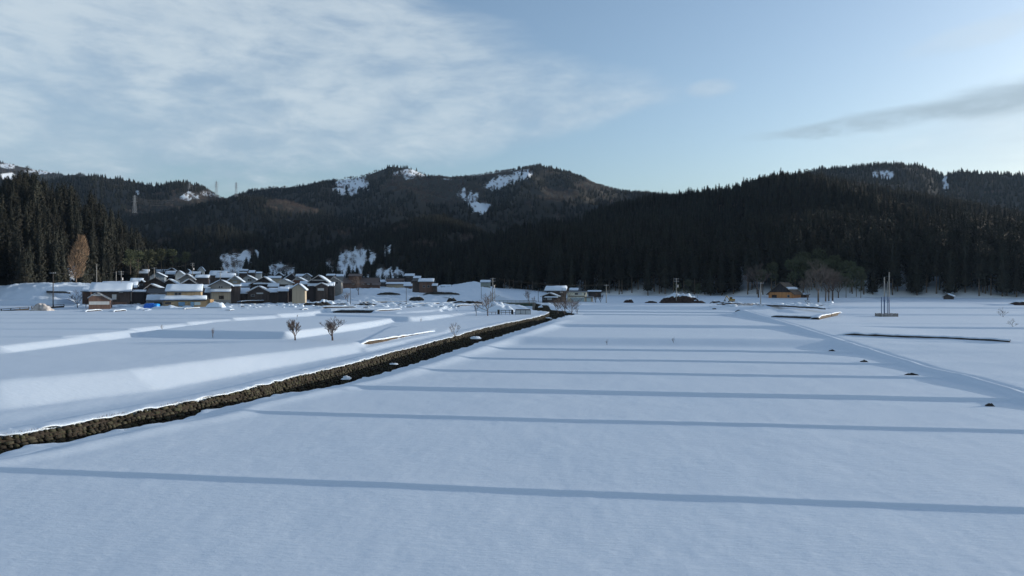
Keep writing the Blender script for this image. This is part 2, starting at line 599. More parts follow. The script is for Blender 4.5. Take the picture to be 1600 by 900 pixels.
def hill_material():
    mm = bpy.data.materials.new('hillside')
    mm.use_nodes = True
    N, L = nodes_of(mm.node_tree)
    out = N.new('ShaderNodeOutputMaterial')
    b = N.new('ShaderNodeBsdfPrincipled')
    L.new(b.outputs[0], out.inputs[0])
    b.inputs['Roughness'].default_value = .9
    b.inputs['Specular IOR Level'].default_value = .1
    g = N.new('ShaderNodeNewGeometry')
    at = N.new('ShaderNodeAttribute')
    at.attribute_name = 'snow'
    nz = N.new('ShaderNodeTexNoise')
    nz.inputs['Scale'].default_value = .22
    nz.inputs['Detail'].default_value = 6
    nz.inputs['Roughness'].default_value = .7
    L.new(g.outputs['Position'], nz.inputs['Vector'])
    ad = N.new('ShaderNodeMath')
    ad.operation = 'ADD'
    L.new(at.outputs['Fac'], ad.inputs[0])
    sb = N.new('ShaderNodeMath')
    sb.operation = 'SUBTRACT'
    L.new(nz.outputs[0], sb.inputs[0])
    sb.inputs[1].default_value = .5
    mu = N.new('ShaderNodeMath')
    mu.operation = 'MULTIPLY'
    mu.inputs[1].default_value = 1.9
    L.new(sb.outputs[0], mu.inputs[0])
    L.new(mu.outputs[0], ad.inputs[1])
    mr = N.new('ShaderNodeMapRange')
    mr.inputs[1].default_value = .42
    mr.inputs[2].default_value = .56
    L.new(ad.outputs[0], mr.inputs[0])
    mx = N.new('ShaderNodeMix')
    mx.data_type = 'RGBA'
    mx.inputs[6].default_value = (.035, .033, .028, 1)
    mx.inputs[7].default_value = (.66, .73, .80, 1)
    L.new(mr.outputs[0], mx.inputs[0])
    L.new(mx.outputs[2], b.inputs['Base Color'])
    return mm


SNOW = snow_material()
HILL = hill_material()
M_STONE = mat('mossy_stone', (.046, .040, .030), .9, .4, 3.5, .05, 9, randvar=.55, island=True, col2=(.023, .024, .012))
M_EARTH = mat('dark_earth', (.035, .027, .02), .95, .4, 3, .04)
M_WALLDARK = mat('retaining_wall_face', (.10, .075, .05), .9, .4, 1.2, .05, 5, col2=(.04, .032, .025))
M_BLACKWALL = mat('shade_black', (.035, .03, .028), .8, .4, 1.2, .05, 5)  # near-black: wall and opening shade put into colour; rails and tracks reuse it
M_WATER = mat('stream_water', (.02, .028, .035), .12, .2, .6, .03, 2.0)
M_NEEDLE = mat('cedar_foliage', (.032, .031, .023), .9, .3, .25, randvar=.3, col2=(.019, .024, .020))
M_BARK = mat('cedar_bark', (.11, .085, .065), .9, .3, 1.0)
M_TWIG = mat('bare_twigs', (.095, .076, .066), .9, .25, .4, randvar=.3)
M_TWIGRED = mat('reddish_twigs', (.17, .115, .075), .9, .25, .4, randvar=.2)
M_BAMBOO = mat('bamboo_leaves', (.065, .075, .04), .8, .3, .4, randvar=.25, col2=(.04, .052, .028))
M_BLACKTWIG = mat('dark_twigs', (.06, .045, .04), .9, .25, .8)
M_POLE = mat('concrete_pole', (.24, .235, .22), .8, .15, 2.0)
M_METAL = mat('grey_steel', (.25, .26, .28), .5, .1, 2.0, metal=.4)
M_POLESHADE = mat('blue_pole_shade', (.08, .12, .22), .5, .1, 2.0)  # blue shade of the hill put into the mast colour
M_WIRE = mat('black_wire', (.05, .05, .055), .6, .1, 2.0)


# ------------------------------------------------------------------ object helpers
def tag(o, label=None, cat=None, group=None, kind=None):
    if label:
        o['label'] = label
    if cat:
        o['category'] = cat
    if group:
        o['group'] = group
    if kind:
        o['kind'] = kind
    return o


def empty(name, loc, label, cat, group=None):
    o = bpy.data.objects.new(name, None)
    o.empty_display_size = .5
    o.location = loc
    C.objects.link(o)
    tag(o, label, cat, group)
    return o


def mesh_np(name, verts, faces, mats, smooth=False, midx=None):
    """verts (n,3), faces (m,3) or (m,4) arrays"""
    me = bpy.data.meshes.new(name)
    verts = np.asarray(verts, dtype=np.float32)
    faces = np.asarray(faces, dtype=np.int32)
    k = faces.shape[1]
    me.vertices.add(len(verts))
    me.vertices.foreach_set('co', verts.ravel())
    me.loops.add(faces.size)
    me.loops.foreach_set('vertex_index', faces.ravel())
    me.polygons.add(len(faces))
    me.polygons.foreach_set('loop_start', np.arange(0, faces.size, k, dtype=np.int32))
    me.polygons.foreach_set('loop_total', np.full(len(faces), k, dtype=np.int32))
    if smooth:
        me.polygons.foreach_set('use_smooth', np.ones(len(faces), bool))
    for m_ in mats:
        me.materials.append(m_)
    if midx is not None:
        me.polygons.foreach_set('material_index', np.asarray(midx, dtype=np.int32))
    me.update(calc_edges=True)
    return me


class MB:
    """collects geometry that becomes ONE mesh object"""

    def __init__(self, origin=(0, 0, 0)):
        self.v = []
        self.f = []
        self.o = Vector(origin)

    def add(self, vs_, fs):
        b = len(self.v)
        self.v += [tuple(Vector(p) - self.o) for p in vs_]
        self.f += [tuple(i + b for i in f) for f in fs]

    def box(self, x0, x1, y0, y1, z0, z1):
        self.add([(x0, y0, z0), (x1, y0, z0), (x1, y1, z0), (x0, y1, z0), (x0, y0, z1), (x1, y0, z1), (x1, y1, z1), (x0, y1, z1)],
                 [(0, 3, 2, 1), (4, 5, 6, 7), (0, 1, 5, 4), (1, 2, 6, 5), (2, 3, 7, 6), (3, 0, 4, 7)])

    def tube(self, a, b, r0, r1=None, n=6):
        r1 = r0 if r1 is None else r1
        a = Vector(a)
        b = Vector(b)
        d = (b - a)
        if d.length < 1e-6:
            return
        d.normalize()
        u = d.orthogonal().normalized()
        w = d.cross(u)
        vs_ = []
        for p, r in ((a, r0), (b, r1)):
            for i in range(n):
                t = 2 * math.pi * i / n
                vs_.append(p + (u * math.cos(t) + w * math.sin(t)) * r)
        fs = [(i, (i + 1) % n, n + (i + 1) % n, n + i) for i in range(n)]
        fs += [tuple(range(n - 1, -1, -1)), tuple(range(n, 2 * n))]
        self.add(vs_, fs)

    def slab(self, a, b, c, d, t):
        """quad a b c d (counter-clockwise from above) thickened downwards by t"""
        P = [Vector(p) for p in (a, b, c, d)]
        n = (P[1] - P[0]).cross(P[3] - P[0]).normalized()
        if n.z < 0:
            n = -n
        Q = [p - n * t for p in P]
        self.add(P + Q, [(0, 1, 2, 3), (7, 6, 5, 4), (0, 4, 5, 1), (1, 5, 6, 2), (2, 6, 7, 3), (3, 7, 4, 0)])

    def snow(self, a, b, c, d, t, nu=9, nv=4, seed=0, jag=.12):
        """a snow blanket on the quad: a-b lower edge, d-c upper edge"""
        r = random.Random(seed)
        a, b, c, d = [Vector(p) for p in (a, b, c, d)]
        n = (b - a).cross(d - a).normalized()
        if n.z < 0:
            n = -n
        top, bot = [], []
        lu = (b - a).length
        lv = (d - a).length
        for j in range(nv + 1):
            fv = j / nv
            fv2 = (0, .06, .35, .75, 1)[j] if nv == 4 else fv
            for i in range(nu + 1):
                fu = i / nu
                if i == 1:
                    fu = min(.25 / lu, .3)
                if i == nu - 1:
                    fu = 1 - min(.25 / lu, .3)
                p = (a * (1 - fu) + b * fu) * (1 - fv2) + (d * (1 - fu) + c * fu) * fv2
                ed = 1.0
                if i in (0, nu):
                    ed *= .55
                if j in (0, nv):
                    ed *= .6
                out = (a - d).normalized() * (r.uniform(-.4, 1) * jag) if j == 0 else Vector((0, 0, 0))
                top.append(p + n * t * ed * r.uniform(.85, 1.12) + out)
                bot.append(p + n * .01 + out * .6)
        w = nu + 1
        m_ = len(top)
        fs = []
        for j in range(nv):
            for i in range(nu):
                q = j * w + i
                fs.append((q, q + 1, q + 1 + w, q + w))
                fs.append((m_ + q, m_ + q + w, m_ + q + 1 + w, m_ + q + 1))
        for i in range(nu):
            fs.append((i, m_ + i, m_ + i + 1, i + 1))
            q = nv * w + i
            fs.append((q, q + 1, m_ + q + 1, m_ + q))
        for j in range(nv):
            q = j * w
            fs.append((q, q + w, m_ + q + w, m_ + q))
            q = j * w + nu
            fs.append((q, m_ + q, m_ + q + w, q + w))
        self.add(top + bot, fs)

    def blob(self, c, rx, ry, rz, seed=0, n=8, m=5, rough=.2, flat=True):
        r = random.Random(seed)
        vs_ = []
        fs = []
        for j in range(m + 1):
            th = math.pi * j / m * (.5 if flat else 1)
            for i in range(n):
                ph = 2 * math.pi * i / n
                k = 1 + r.uniform(-rough, rough)
                vs_.append((c[0] + rx * k * math.sin(th) * math.cos(ph), c[1] + ry * k * math.sin(th) * math.sin(ph),
                            c[2] + rz * (k if j else 1) * math.cos(th)))
        for j in range(m):
            for i in range(n):
                fs.append((j * n + i, (j + 1) * n + i, (j + 1) * n + (i + 1) % n, j * n + (i + 1) % n))
        self.add(vs_, fs)

    def build(self, name, material, parent=None, smooth=False):
        me = bpy.data.meshes.new(name)
        me.from_pydata([tuple(p) for p in self.v], [], self.f)
        me.materials.append(material)
        if smooth:
            for p in me.polygons:
                p.use_smooth = True
        me.update()
        o = bpy.data.objects.new(name, me)
        C.objects.link(o)
        if parent is not None:
            o.parent = parent
        else:
            o.location = self.o
        return o


def obj(name, me, parent=None, loc=(0, 0, 0)):
    o = bpy.data.objects.new(name, me)
    C.objects.link(o)
    o.location = loc
    if parent is not None:
        o.parent = parent
    return o


# ------------------------------------------------------------------ ground sheets
def build_ground():
    vrows = [13.0]
    while vrows[-1] < 640:
        vrows.append(vrows[-1] * 1.0056 + .005)
    vrows = np.array(vrows)
    extra = []
    for vi, h, run in STEPS:
        extra += list(vi + run * np.array([-.3, -.05, .15, .35, .55, .75, .95, 1.1, 1.3]))
    vrows = np.unique(np.concatenate([vrows, extra]))
    keep = [vrows[0]]
    for q in vrows[1:]:
        if q - keep[-1] > .04:
            keep.append(q)
    vrows = np.array(keep)
    t = np.concatenate([np.linspace(-1.5, -.86, 60)[:-1], np.linspace(-.86, .86, 760), np.linspace(.86, 1.6, 60)[1:]])
    V, T = np.meshgrid(vrows, t, indexing='ij')
    Y = V / (1 + .137 * T)
    X = T * Y
    Z = G(X, Y)
    nr, nc = X.shape
    verts = np.stack([X, Y, Z], -1).reshape(-1, 3)
    i = np.arange(nr - 1)[:, None] * nc + np.arange(nc - 1)[None]
    i = i.ravel()
    faces = np.stack([i, i + 1, i + nc + 1, i + nc], 1)
    me = mesh_np('snow_field', verts, faces, [SNOW], True)
    o = obj('snow_field', me)
    tag(o, 'snow covered terraced paddy fields on the valley floor', kind='structure')
    # plain ground beneath and beyond, out to the horizon
    S = 9000
    n = 24
    g = np.linspace(-S, S, n)
    X, Y = np.meshgrid(g, g, indexing='ij')
    R = np.sqrt(X ** 2 + Y ** 2)
    Z = np.full(X.shape, -5.0)
    i = (np.arange(n - 1)[:, None] * n + np.arange(n - 1)[None]).ravel()
    me = mesh_np('ground', np.stack([X, Y, Z], -1).reshape(-1, 3), np.stack([i, i + n, i + n + 1, i + 1], 1), [SNOW], True)
    o = obj('ground', me)
    tag(o, 'snow covered ground far beyond the fields', kind='structure')


build_ground()


def ribbon(name, line, side, lip, seed, width=2.6, jag=.16, lump=1.0):
    """rounded snow edge that follows a bank; side = +1 when the field lies to the left of the line direction"""
    P = resample(line, .28)
    d = np.gradient(P, axis=0)
    d /= np.linalg.norm(d, axis=1)[:, None]
    nrm = np.stack([-d[:, 1], d[:, 0]], 1) * side
    s = np.arange(len(P)) * .28
    j1 = fbm(s / 1.6 + seed, s * 0 + seed, 3) * jag * 2.2
    j2 = fbm(s / .6 + seed * 3, s * 0, 2)
    j3 = fbm(s / 1.1 + seed * 5, s * 0, 3)
    offs = [.16, .0, -.08, .02, .22, .6, 1.2, width * .8, width]
    dz = [-.14, -.11, -.06, -.01, .03, .045, .045, .035, -.10]
    rows = []
    for o_, z_ in zip(offs, dz):
        k = max(0, 1 - o_ / 1.0)
        q = P + nrm * (o_ + j1 * k)[:, None]
        z = G0(q[:, 0], q[:, 1]) + z_ + lip * max(0, 1 - abs(o_) / width) + (.09 * j2 + .16 * j3 * lump) * k
        rows.append(np.stack([q[:, 0], q[:, 1], z], 1))
    V = np.stack(rows, 1)
    n, m_ = V.shape[:2]
    i = (np.arange(n - 1)[:, None] * m_ + np.arange(m_ - 1)[None]).ravel()
    f = np.stack([i, i + 1, i + m_ + 1, i + m_], 1)
    if side < 0:
        f = f[:, ::-1]
    me = mesh_np(name, V.reshape(-1, 3), f, [SNOW], True)
    o = obj(name, me)
    tag(o, kind='structure')
    return o


ribbon('snow_bank', WALL[1:-1], 1, .02, 3.1)['label'] = 'rounded snow edge on top of the stone wall by the stream'
ribbon('snow_bank', CREST[1:-1], -1, .02, 8.7, jag=.3, lump=1.3)['label'] = 'snow crest along the field side of the stream'

# stream bed
P = resample(WALL[1:-1], 3)
Q = resample(CREST[1:-1], 3)
n = min(len(P), len(Q))
P = resample(WALL[1:-1], 3.0)
t_ = np.linspace(0, 1, 70)


def at_t(pl, t):
    pl = np.array(pl, float)
    seg = np.linalg.norm(np.diff(pl, axis=0), axis=1)
    s = np.concatenate([[0], np.cumsum(seg)]) / seg.sum()
    return np.stack([np.interp(t, s, pl[:, 0]), np.interp(t, s, pl[:, 1])], 1)


A_ = at_t(WALL[1:-1], t_)
B_ = at_t(CREST[1:-1], t_)
za = chan_floor(A_[:, 0], A_[:, 1]) + .25
zb = chan_floor(B_[:, 0], B_[:, 1]) + .25
V = np.stack([np.column_stack([A_, np.minimum(za, zb)]), np.column_stack([B_, np.minimum(za, zb)])], 1).reshape(-1, 3)
i = np.arange(len(t_) - 1) * 2
tag(obj('stream', mesh_np('stream', V, np.stack([i, i + 1, i + 3, i + 2], 1), [M_WATER])), 'dark stream water between the stone wall and the snow bank', kind='structure')


# ------------------------------------------------------------------ stone wall of the stream
def stone_mesh(seed):
    r = random.Random(seed)
    import bmesh
    bm = bmesh.new()
    bmesh.ops.create_icosphere(bm, subdivisions=1, radius=.5)
    for v in bm.verts:
        p = v.co
        k = .5 / max(abs(p.x), abs(p.y) * 1.0, abs(p.z), .001)
        p *= (.25 + .75 * k) * r.uniform(.86, 1.08)
        p.y *= .8
    me = bpy.data.meshes.new('stone')
    bm.to_mesh(me)
    bm.free()
    me.materials.append(M_STONE)
    return me


STONES = [stone_mesh(i) for i in range(8)]


def place_stones(line, z_of, height, label, n_single, flip=1, size=.38, lead=0):
    P = resample(line, .05)
    d = np.gradient(P, axis=0)
    d /= np.linalg.norm(d, axis=1)[:, None]
    root = empty('stone_wall', (P[0][0], P[0][1], z_of(*P[0]) - height), label, 'stone wall')
    r = random.Random(5)
    spots = []
    L_ = len(P) * .05
    for row in range(int(height / (size * .72)) + 1):
        s = r.uniform(0, .3)
        while s < L_ - .3:
            w = size * r.choice((.75, .9, 1.0, 1.15, 1.45, 1.8))
            h = size * r.uniform(.72, 1.05)
            i = min(len(P) - 1, int((s + w / 2) / .05))
            spots.append((i, row, w, h))
            s += w * .93
    spots.sort(key=lambda q: P[q[0]][1] ** 2 + P[q[0]][0] ** 2 + q[1] * 40)
    zt = {}
    big_v, big_f = [], []
    base = [(np.array([v.co[:] for v in m_.vertices]), np.array([p.vertices[:] for p in m_.polygons])) for m_ in STONES]
    nv = 0
    ox, oy, oz = root.location
    ii = np.array([q[0] for q in spots])
    ztop = G0(P[ii, 0], P[ii, 1])
    for k, (i, row, w, h) in enumerate(spots):
        x, y = P[i]
        tx, ty = d[i]
        z = ztop[k] - .34 - row * size * .70 + r.uniform(-.05, .05) + (r.uniform(-.02, .08) if row == 0 else 0)
        nx, ny = -ty * flip, tx * flip
        prot = r.uniform(-.10, .12) + row * .05
        x -= nx * (prot - .12)
        y -= ny * (prot - .12)
        ang = math.atan2(ty, tx)
        tilt = r.uniform(-.25, .25)
        mi = r.randrange(len(STONES))
        if k < n_single:
            o = obj('stone', STONES[mi], root, (x - ox, y - oy, z - oz))
            o.rotation_euler = (0, tilt, ang)
            o.scale = (w * 1.02, .42, h * 1.02)
        else:
            M_ = Matrix.Translation((x - ox, y - oy, z - oz)) @ Matrix.Rotation(ang, 4, 'Z') @ Matrix.Rotation(tilt, 4, 'Y') @ Matrix.Diagonal((w * 1.02, .42, h * 1.02, 1))
            A = np.array(M_)
            bv, bf = base[mi]
            big_v.append(bv @ A[:3, :3].T + A[:3, 3])
            big_f.append(bf + nv)
            nv += len(bv)
    if big_v:
        o = obj('stone_courses', mesh_np('stone_courses', np.concatenate(big_v), np.concatenate(big_f), [M_STONE]), root)
        o['kind'] = 'stuff'
    # earth core behind the stones
    R = P[::8]
    dd = d[::8]
    zt = G0(R[:, 0], R[:, 1])
    nn = np.stack([-dd[:, 1], dd[:, 0]], 1) * flip
    a = R + nn * .02
    b = R + nn * .75
    top = zt - .38
    V = np.stack([np.column_stack([a, top - height - .3]), np.column_stack([a, top]), np.column_stack([b, top]), np.column_stack([b, top - height])], 1)
    V = V.reshape(-1, 3) - np.array([ox, oy, oz])
    i = np.arange(len(R) - 1) * 4
    f = np.concatenate([np.stack([i, i + 1, i + 5, i + 4], 1), np.stack([i + 1, i + 2, i + 6, i + 5], 1), np.stack([i + 2, i + 3, i + 7, i + 6], 1)])
    obj('wall_core', mesh_np('wall_core', V, f, [M_EARTH]), root)
    return root


main_line = WALL[2:-4]
place_stones([WALL[1], *main_line], g0z, 3.0, 'long mossy stone wall lining the stream across the snowy fields', 300)
place_stones(CREST[19:-1][::-1], g0z, 2.2, 'dark curved stone wall on the outer bend of the stream below the bridge', 0, flip=1, size=.5)


def low_wall(pts, ztop, hgt, label, material=M_WALLDARK, thick=.35, snow=.16, cat='retaining wall', taper=(1, 1), name='retaining_wall'):
    """retaining wall along world points: stone face and the snow lying on its top"""
    P = resample(pts, .6)
    d = np.gradient(P, axis=0)
    d /= np.linalg.norm(d, axis=1)[:, None]
    nn = np.stack([-d[:, 1], d[:, 0]], 1)
    o0 = np.array([P[0][0], P[0][1], ztop - hgt])
    s = np.linspace(0, 1, len(P))
    r = fbm(np.arange(len(P)) / 2.5 + ztop * 7, np.zeros(len(P)) + 3, 3)
    k = np.interp(s, [0, .5, 1], [taper[0], (taper[0] + taper[1]) / 2, taper[1]]) * np.interp(s, [0, .09, .9, 1], [.1, 1, 1, .15])
    zt = ztop - .06 + r * .10 - hgt * .8 * (1 - k)
    zb = zt - hgt * (.3 + .7 * k) - .15
    root = empty(name, tuple(o0), label, cat)
    V = np.stack([np.column_stack([P - nn * .12, zb]), np.column_stack([P - nn * (.02 + .05 * r[:, None]), zt]), np.column_stack([P + nn * thick, zt]), np.column_stack([P + nn * thick, zb])], 1).reshape(-1, 3) - o0
    i = np.arange(len(P) - 1) * 4
    f = np.concatenate([np.stack([i + a, i + (a + 1) % 4, i + 4 + (a + 1) % 4, i + 4 + a], 1) for a in range(4)])
    m_ = 4 * (len(P) - 1)
    f = np.concatenate([f, [[3, 2, 1, 0], [m_, m_ + 1, m_ + 2, m_ + 3]]])
    obj('wall_face', mesh_np('wall_face', V, f, [material]), root)
    if snow:
        V = np.stack([np.column_stack([P - nn * .1, zt - .03]), np.column_stack([P - nn * .12, zt + snow * .7 + .05 * r]), np.column_stack([P + nn * .2, zt + snow + .06 * r]),
                      np.column_stack([P + nn * 1.1, zt + snow * .7]), np.column_stack([P + nn * 1.9, zt - .25])], 1).reshape(-1, 3) - o0
        i = np.arange(len(P) - 1) * 5
        f = np.concatenate([np.stack([i + a, i + a + 1, i + 6 + a, i + 5 + a], 1) for a in range(4)])
        obj('wall_snow', mesh_np('wall_snow', V, f, [SNOW], True), root)
    return root


def PG(px, py):
    """where a line of sight first meets the terrain"""
    D = np.arange(30, 420, .4)
    x = (px - 800) / F * D
    below = (ZC - (py - 450) / F * D) <= G0(x, D)
    i = int(np.argmax(below)) if below.any() else len(D) - 1
    return (float(x[i]), float(D[i]))


def ground_wall(pl, hgt, label, material=M_WALLDARK, rise=.6, **kw):
    P = [PG(*p) for p in pl]
    P = [(a, b - .1) for a, b in P]
    zz = sum(g0z(*p) for p in P) / len(P)
    return low_wall(P, zz + hgt * rise, hgt, label, material, **kw)


def wall_px(pl, H, hgt, label, material=M_WALLDARK, **kw):
    return low_wall([PH(px, py, H) for px, py in pl], ZC - H, hgt, label, material, **kw)


wall_px([(557, 534.6), (575, 532.4), (600, 528.8), (640, 522.6), (672, 517.8), (688, 515.4)], 8.05, .85, 'low brown retaining wall with a snow cap above the lane left of the stream')
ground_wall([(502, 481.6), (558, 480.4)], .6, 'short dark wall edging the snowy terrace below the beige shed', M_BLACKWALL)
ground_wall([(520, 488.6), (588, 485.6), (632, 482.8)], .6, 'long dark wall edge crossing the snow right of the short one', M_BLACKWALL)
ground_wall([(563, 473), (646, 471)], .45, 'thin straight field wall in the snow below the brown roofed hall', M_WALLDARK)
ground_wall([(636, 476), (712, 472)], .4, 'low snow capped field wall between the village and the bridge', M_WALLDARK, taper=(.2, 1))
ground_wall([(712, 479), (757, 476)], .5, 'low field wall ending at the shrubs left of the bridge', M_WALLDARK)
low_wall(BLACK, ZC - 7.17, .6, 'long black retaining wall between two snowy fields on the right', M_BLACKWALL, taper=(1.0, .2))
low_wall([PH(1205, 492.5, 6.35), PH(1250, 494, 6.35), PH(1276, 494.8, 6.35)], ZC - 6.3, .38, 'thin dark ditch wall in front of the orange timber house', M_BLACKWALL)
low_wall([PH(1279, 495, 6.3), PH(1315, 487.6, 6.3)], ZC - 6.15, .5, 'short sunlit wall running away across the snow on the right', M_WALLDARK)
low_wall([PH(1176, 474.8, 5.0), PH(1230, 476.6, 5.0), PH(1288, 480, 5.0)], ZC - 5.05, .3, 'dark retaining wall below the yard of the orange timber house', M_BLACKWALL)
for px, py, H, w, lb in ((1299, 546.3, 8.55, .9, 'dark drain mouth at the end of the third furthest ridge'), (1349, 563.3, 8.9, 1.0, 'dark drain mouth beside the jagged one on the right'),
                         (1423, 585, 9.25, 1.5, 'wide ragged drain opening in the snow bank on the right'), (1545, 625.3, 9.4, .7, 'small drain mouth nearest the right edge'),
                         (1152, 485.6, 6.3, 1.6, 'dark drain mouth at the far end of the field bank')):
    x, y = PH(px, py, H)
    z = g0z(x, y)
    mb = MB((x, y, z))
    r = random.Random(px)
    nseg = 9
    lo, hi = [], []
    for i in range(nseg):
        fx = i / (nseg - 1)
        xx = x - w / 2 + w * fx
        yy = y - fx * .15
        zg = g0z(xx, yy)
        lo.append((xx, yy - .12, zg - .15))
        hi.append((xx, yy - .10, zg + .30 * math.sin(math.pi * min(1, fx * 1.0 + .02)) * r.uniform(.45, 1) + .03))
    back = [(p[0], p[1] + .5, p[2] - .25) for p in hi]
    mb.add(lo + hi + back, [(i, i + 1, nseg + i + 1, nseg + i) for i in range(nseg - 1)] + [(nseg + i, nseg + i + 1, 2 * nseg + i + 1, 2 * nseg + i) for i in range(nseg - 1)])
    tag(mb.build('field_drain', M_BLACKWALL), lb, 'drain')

# ------------------------------------------------------------------ hills
PATCHES = [  # px, py, rx, ry of open snowy slopes, hill names they belong to
    (738, 312, 11, 10, 'D'), (752, 324, 12, 8, 'D'), (722, 303, 7, 8, 'D'), (775, 289, 16, 8, 'D'), (798, 279, 20, 8, 'D'), (815, 272, 14, 8, 'D'), (545, 287, 24, 16, 'D'), (640, 272, 20, 7, 'D'),
    (700, 275, 14, 5, 'D'), (388, 399, 13, 10, 'K'), (366, 412, 24, 16, 'K'), (440, 424, 20, 12, 'K'), (556, 404, 26, 16, 'K'), (540, 417, 24, 13, 'K'), (605, 431, 24, 11, 'K'), (605, 392, 8, 9, 'K'),
    (298, 306, 15, 6, 'B'), (325, 303, 12, 4, 'B'), (214, 301, 2.5, 3, 'B'), (1381, 273, 14, 7, 'H'), (1477, 288, 4, 12, 'H'),
    (14, 277, 11, 6, 'C'), (62, 268, 22, 4, 'C'), (12, 259, 12, 4, 'C'), (104, 432, 20, 16, 'A'), (350, 432, 30, 6, 'K'),
]
BROWN = [(700, 300, 60, 22, 'D'), (640, 285, 30, 14, 'D'), (760, 272, 50, 10, 'D'), (620, 292, 26, 10, 'D'), (400, 290, 60, 9, 'D'), (400, 300, 40, 8, 'E'),
         (870, 305, 30, 12, 'D'), (560, 275, 40, 8, 'D'), (470, 320, 50, 16, 'E'), (640, 322, 36, 10, 'K'), (330, 312, 60, 12, 'B'), (250, 335, 50, 12, 'B'),
         (1180, 268, 40, 8, 'G'), (1260, 268, 60, 9, 'G'), (1410, 250, 22, 5, 'H'), (940, 290, 40, 8, 'D'), (1360, 290, 40, 12, 'G'), (60, 262, 60, 10, 'C'),
         (905, 330, 30, 6, 'G')]
HILLS = {
    'A': dict(px=[-700, -300, -100, 0, 45, 80, 130, 165, 200, 230, 262, 300, 340],
              S=[330, 262, 272, 288, 262, 290, 300, 322, 350, 374, 395, 414, 434],
              Dr=[330, 330, 340, 350, 355, 360, 365, 380, 400, 420, 440, 470, 520],
              Df=[200, 205, 218, 232, 243, 254, 268, 280, 300, 325, 350, 385, 430], th=19, amp=2, zf=6.5),
    'K': dict(px=[170, 230, 290, 350, 400, 440, 480, 540, 600, 650, 690, 740, 800, 880, 950],
              S=[400, 372, 352, 345, 362, 385, 384, 372, 350, 334, 330, 348, 375, 410, 440],
              Dr=[700, 760, 820, 850, 850, 800, 800, 850, 900, 920, 920, 880, 820, 760, 700],
              Df=[520, 530, 540, 540, 540, 530, 520, 500, 500, 500, 500, 500, 500, 500, 500], th=11, amp=15, zf=11),
    'E': dict(px=[60, 140, 200, 260, 330, 385, 440, 500, 560, 620, 690, 760],
              S=[385, 352, 335, 322, 308, 300, 306, 322, 342, 364, 390, 425],
              Dr=[1150] * 12, Df=[800] * 12, th=11, amp=20, zf=25),
    'B': dict(px=[-400, -100, 60, 100, 150, 190, 240, 285, 312, 335, 350, 375, 420, 480],
              S=[250, 262, 280, 273, 269, 274, 284, 278, 284, 297, 305, 312, 330, 360],
              Dr=[1500] * 14, Df=[900] * 14, th=10, amp=14, zf=25),
    'C': dict(px=[-500, -200, 0, 60, 100, 127, 160, 220, 300],
              S=[235, 240, 249, 263, 270, 268, 278, 300, 330],
              Dr=[2700] * 9, Df=[1700] * 9, th=10, amp=20, zf=40),
    'D': dict(px=[300, 345, 372, 395, 430, 445, 500, 540, 570, 610, 640, 670, 705, 740, 790, 845, 890, 930, 970, 1030, 1090, 1180, 1300],
              S=[330, 310, 300, 291, 288, 287, 281, 274, 270, 254, 257, 270, 273, 269, 262, 252, 265, 282, 293, 299, 304, 318, 350],
              Dr=[1700] * 23, Df=[950] * 23, th=10, amp=44, zf=25),
    'G': dict(px=[600, 640, 680, 720, 760, 800, 850, 900, 940, 1000, 1060, 1140, 1190, 1260, 1330, 1400, 1500, 1600, 1750, 2000, 2300],
              S=[446, 428, 398, 375, 357, 344, 334, 329, 316, 303, 297, 290, 274, 268, 277, 290, 308, 326, 380, 428, 440],
              Dr=[520, 560, 580, 600, 620, 640, 660, 680, 720, 760, 780, 800, 820, 820, 800, 780, 740, 700, 620, 520, 440],
              Df=[440, 425, 410, 395, 378, 362, 348, 338, 330, 322, 316, 306, 296, 284, 280, 284, 272, 262, 262, 262, 262], th=13, amp=17, zf=6.4),
    'H': dict(px=[1050, 1150, 1230, 1280, 1300, 1370, 1420, 1450, 1472, 1500, 1600, 1800, 2100, 2400],
              S=[330, 296, 276, 257, 255, 250, 250, 255, 267, 260, 267, 275, 320, 400],
              Dr=[1350] * 14, Df=[850] * 14, th=11, amp=16, zf=60),
}
HNAMES = {'A': 'wooded hill at the left edge behind the first barns', 'K': 'low forested slopes right behind the village', 'E': 'dark forested spur between the pylons and the village',
          'B': 'bluish wooded ridge behind the left wood', 'C': 'farthest brown mountain with snow patches at the left edge', 'D': 'long central mountain ridge with snowy clearings',
          'G': 'large dark cedar covered hill on the right', 'H': 'farther bluish ridge at the top right'}
HSURF = {}


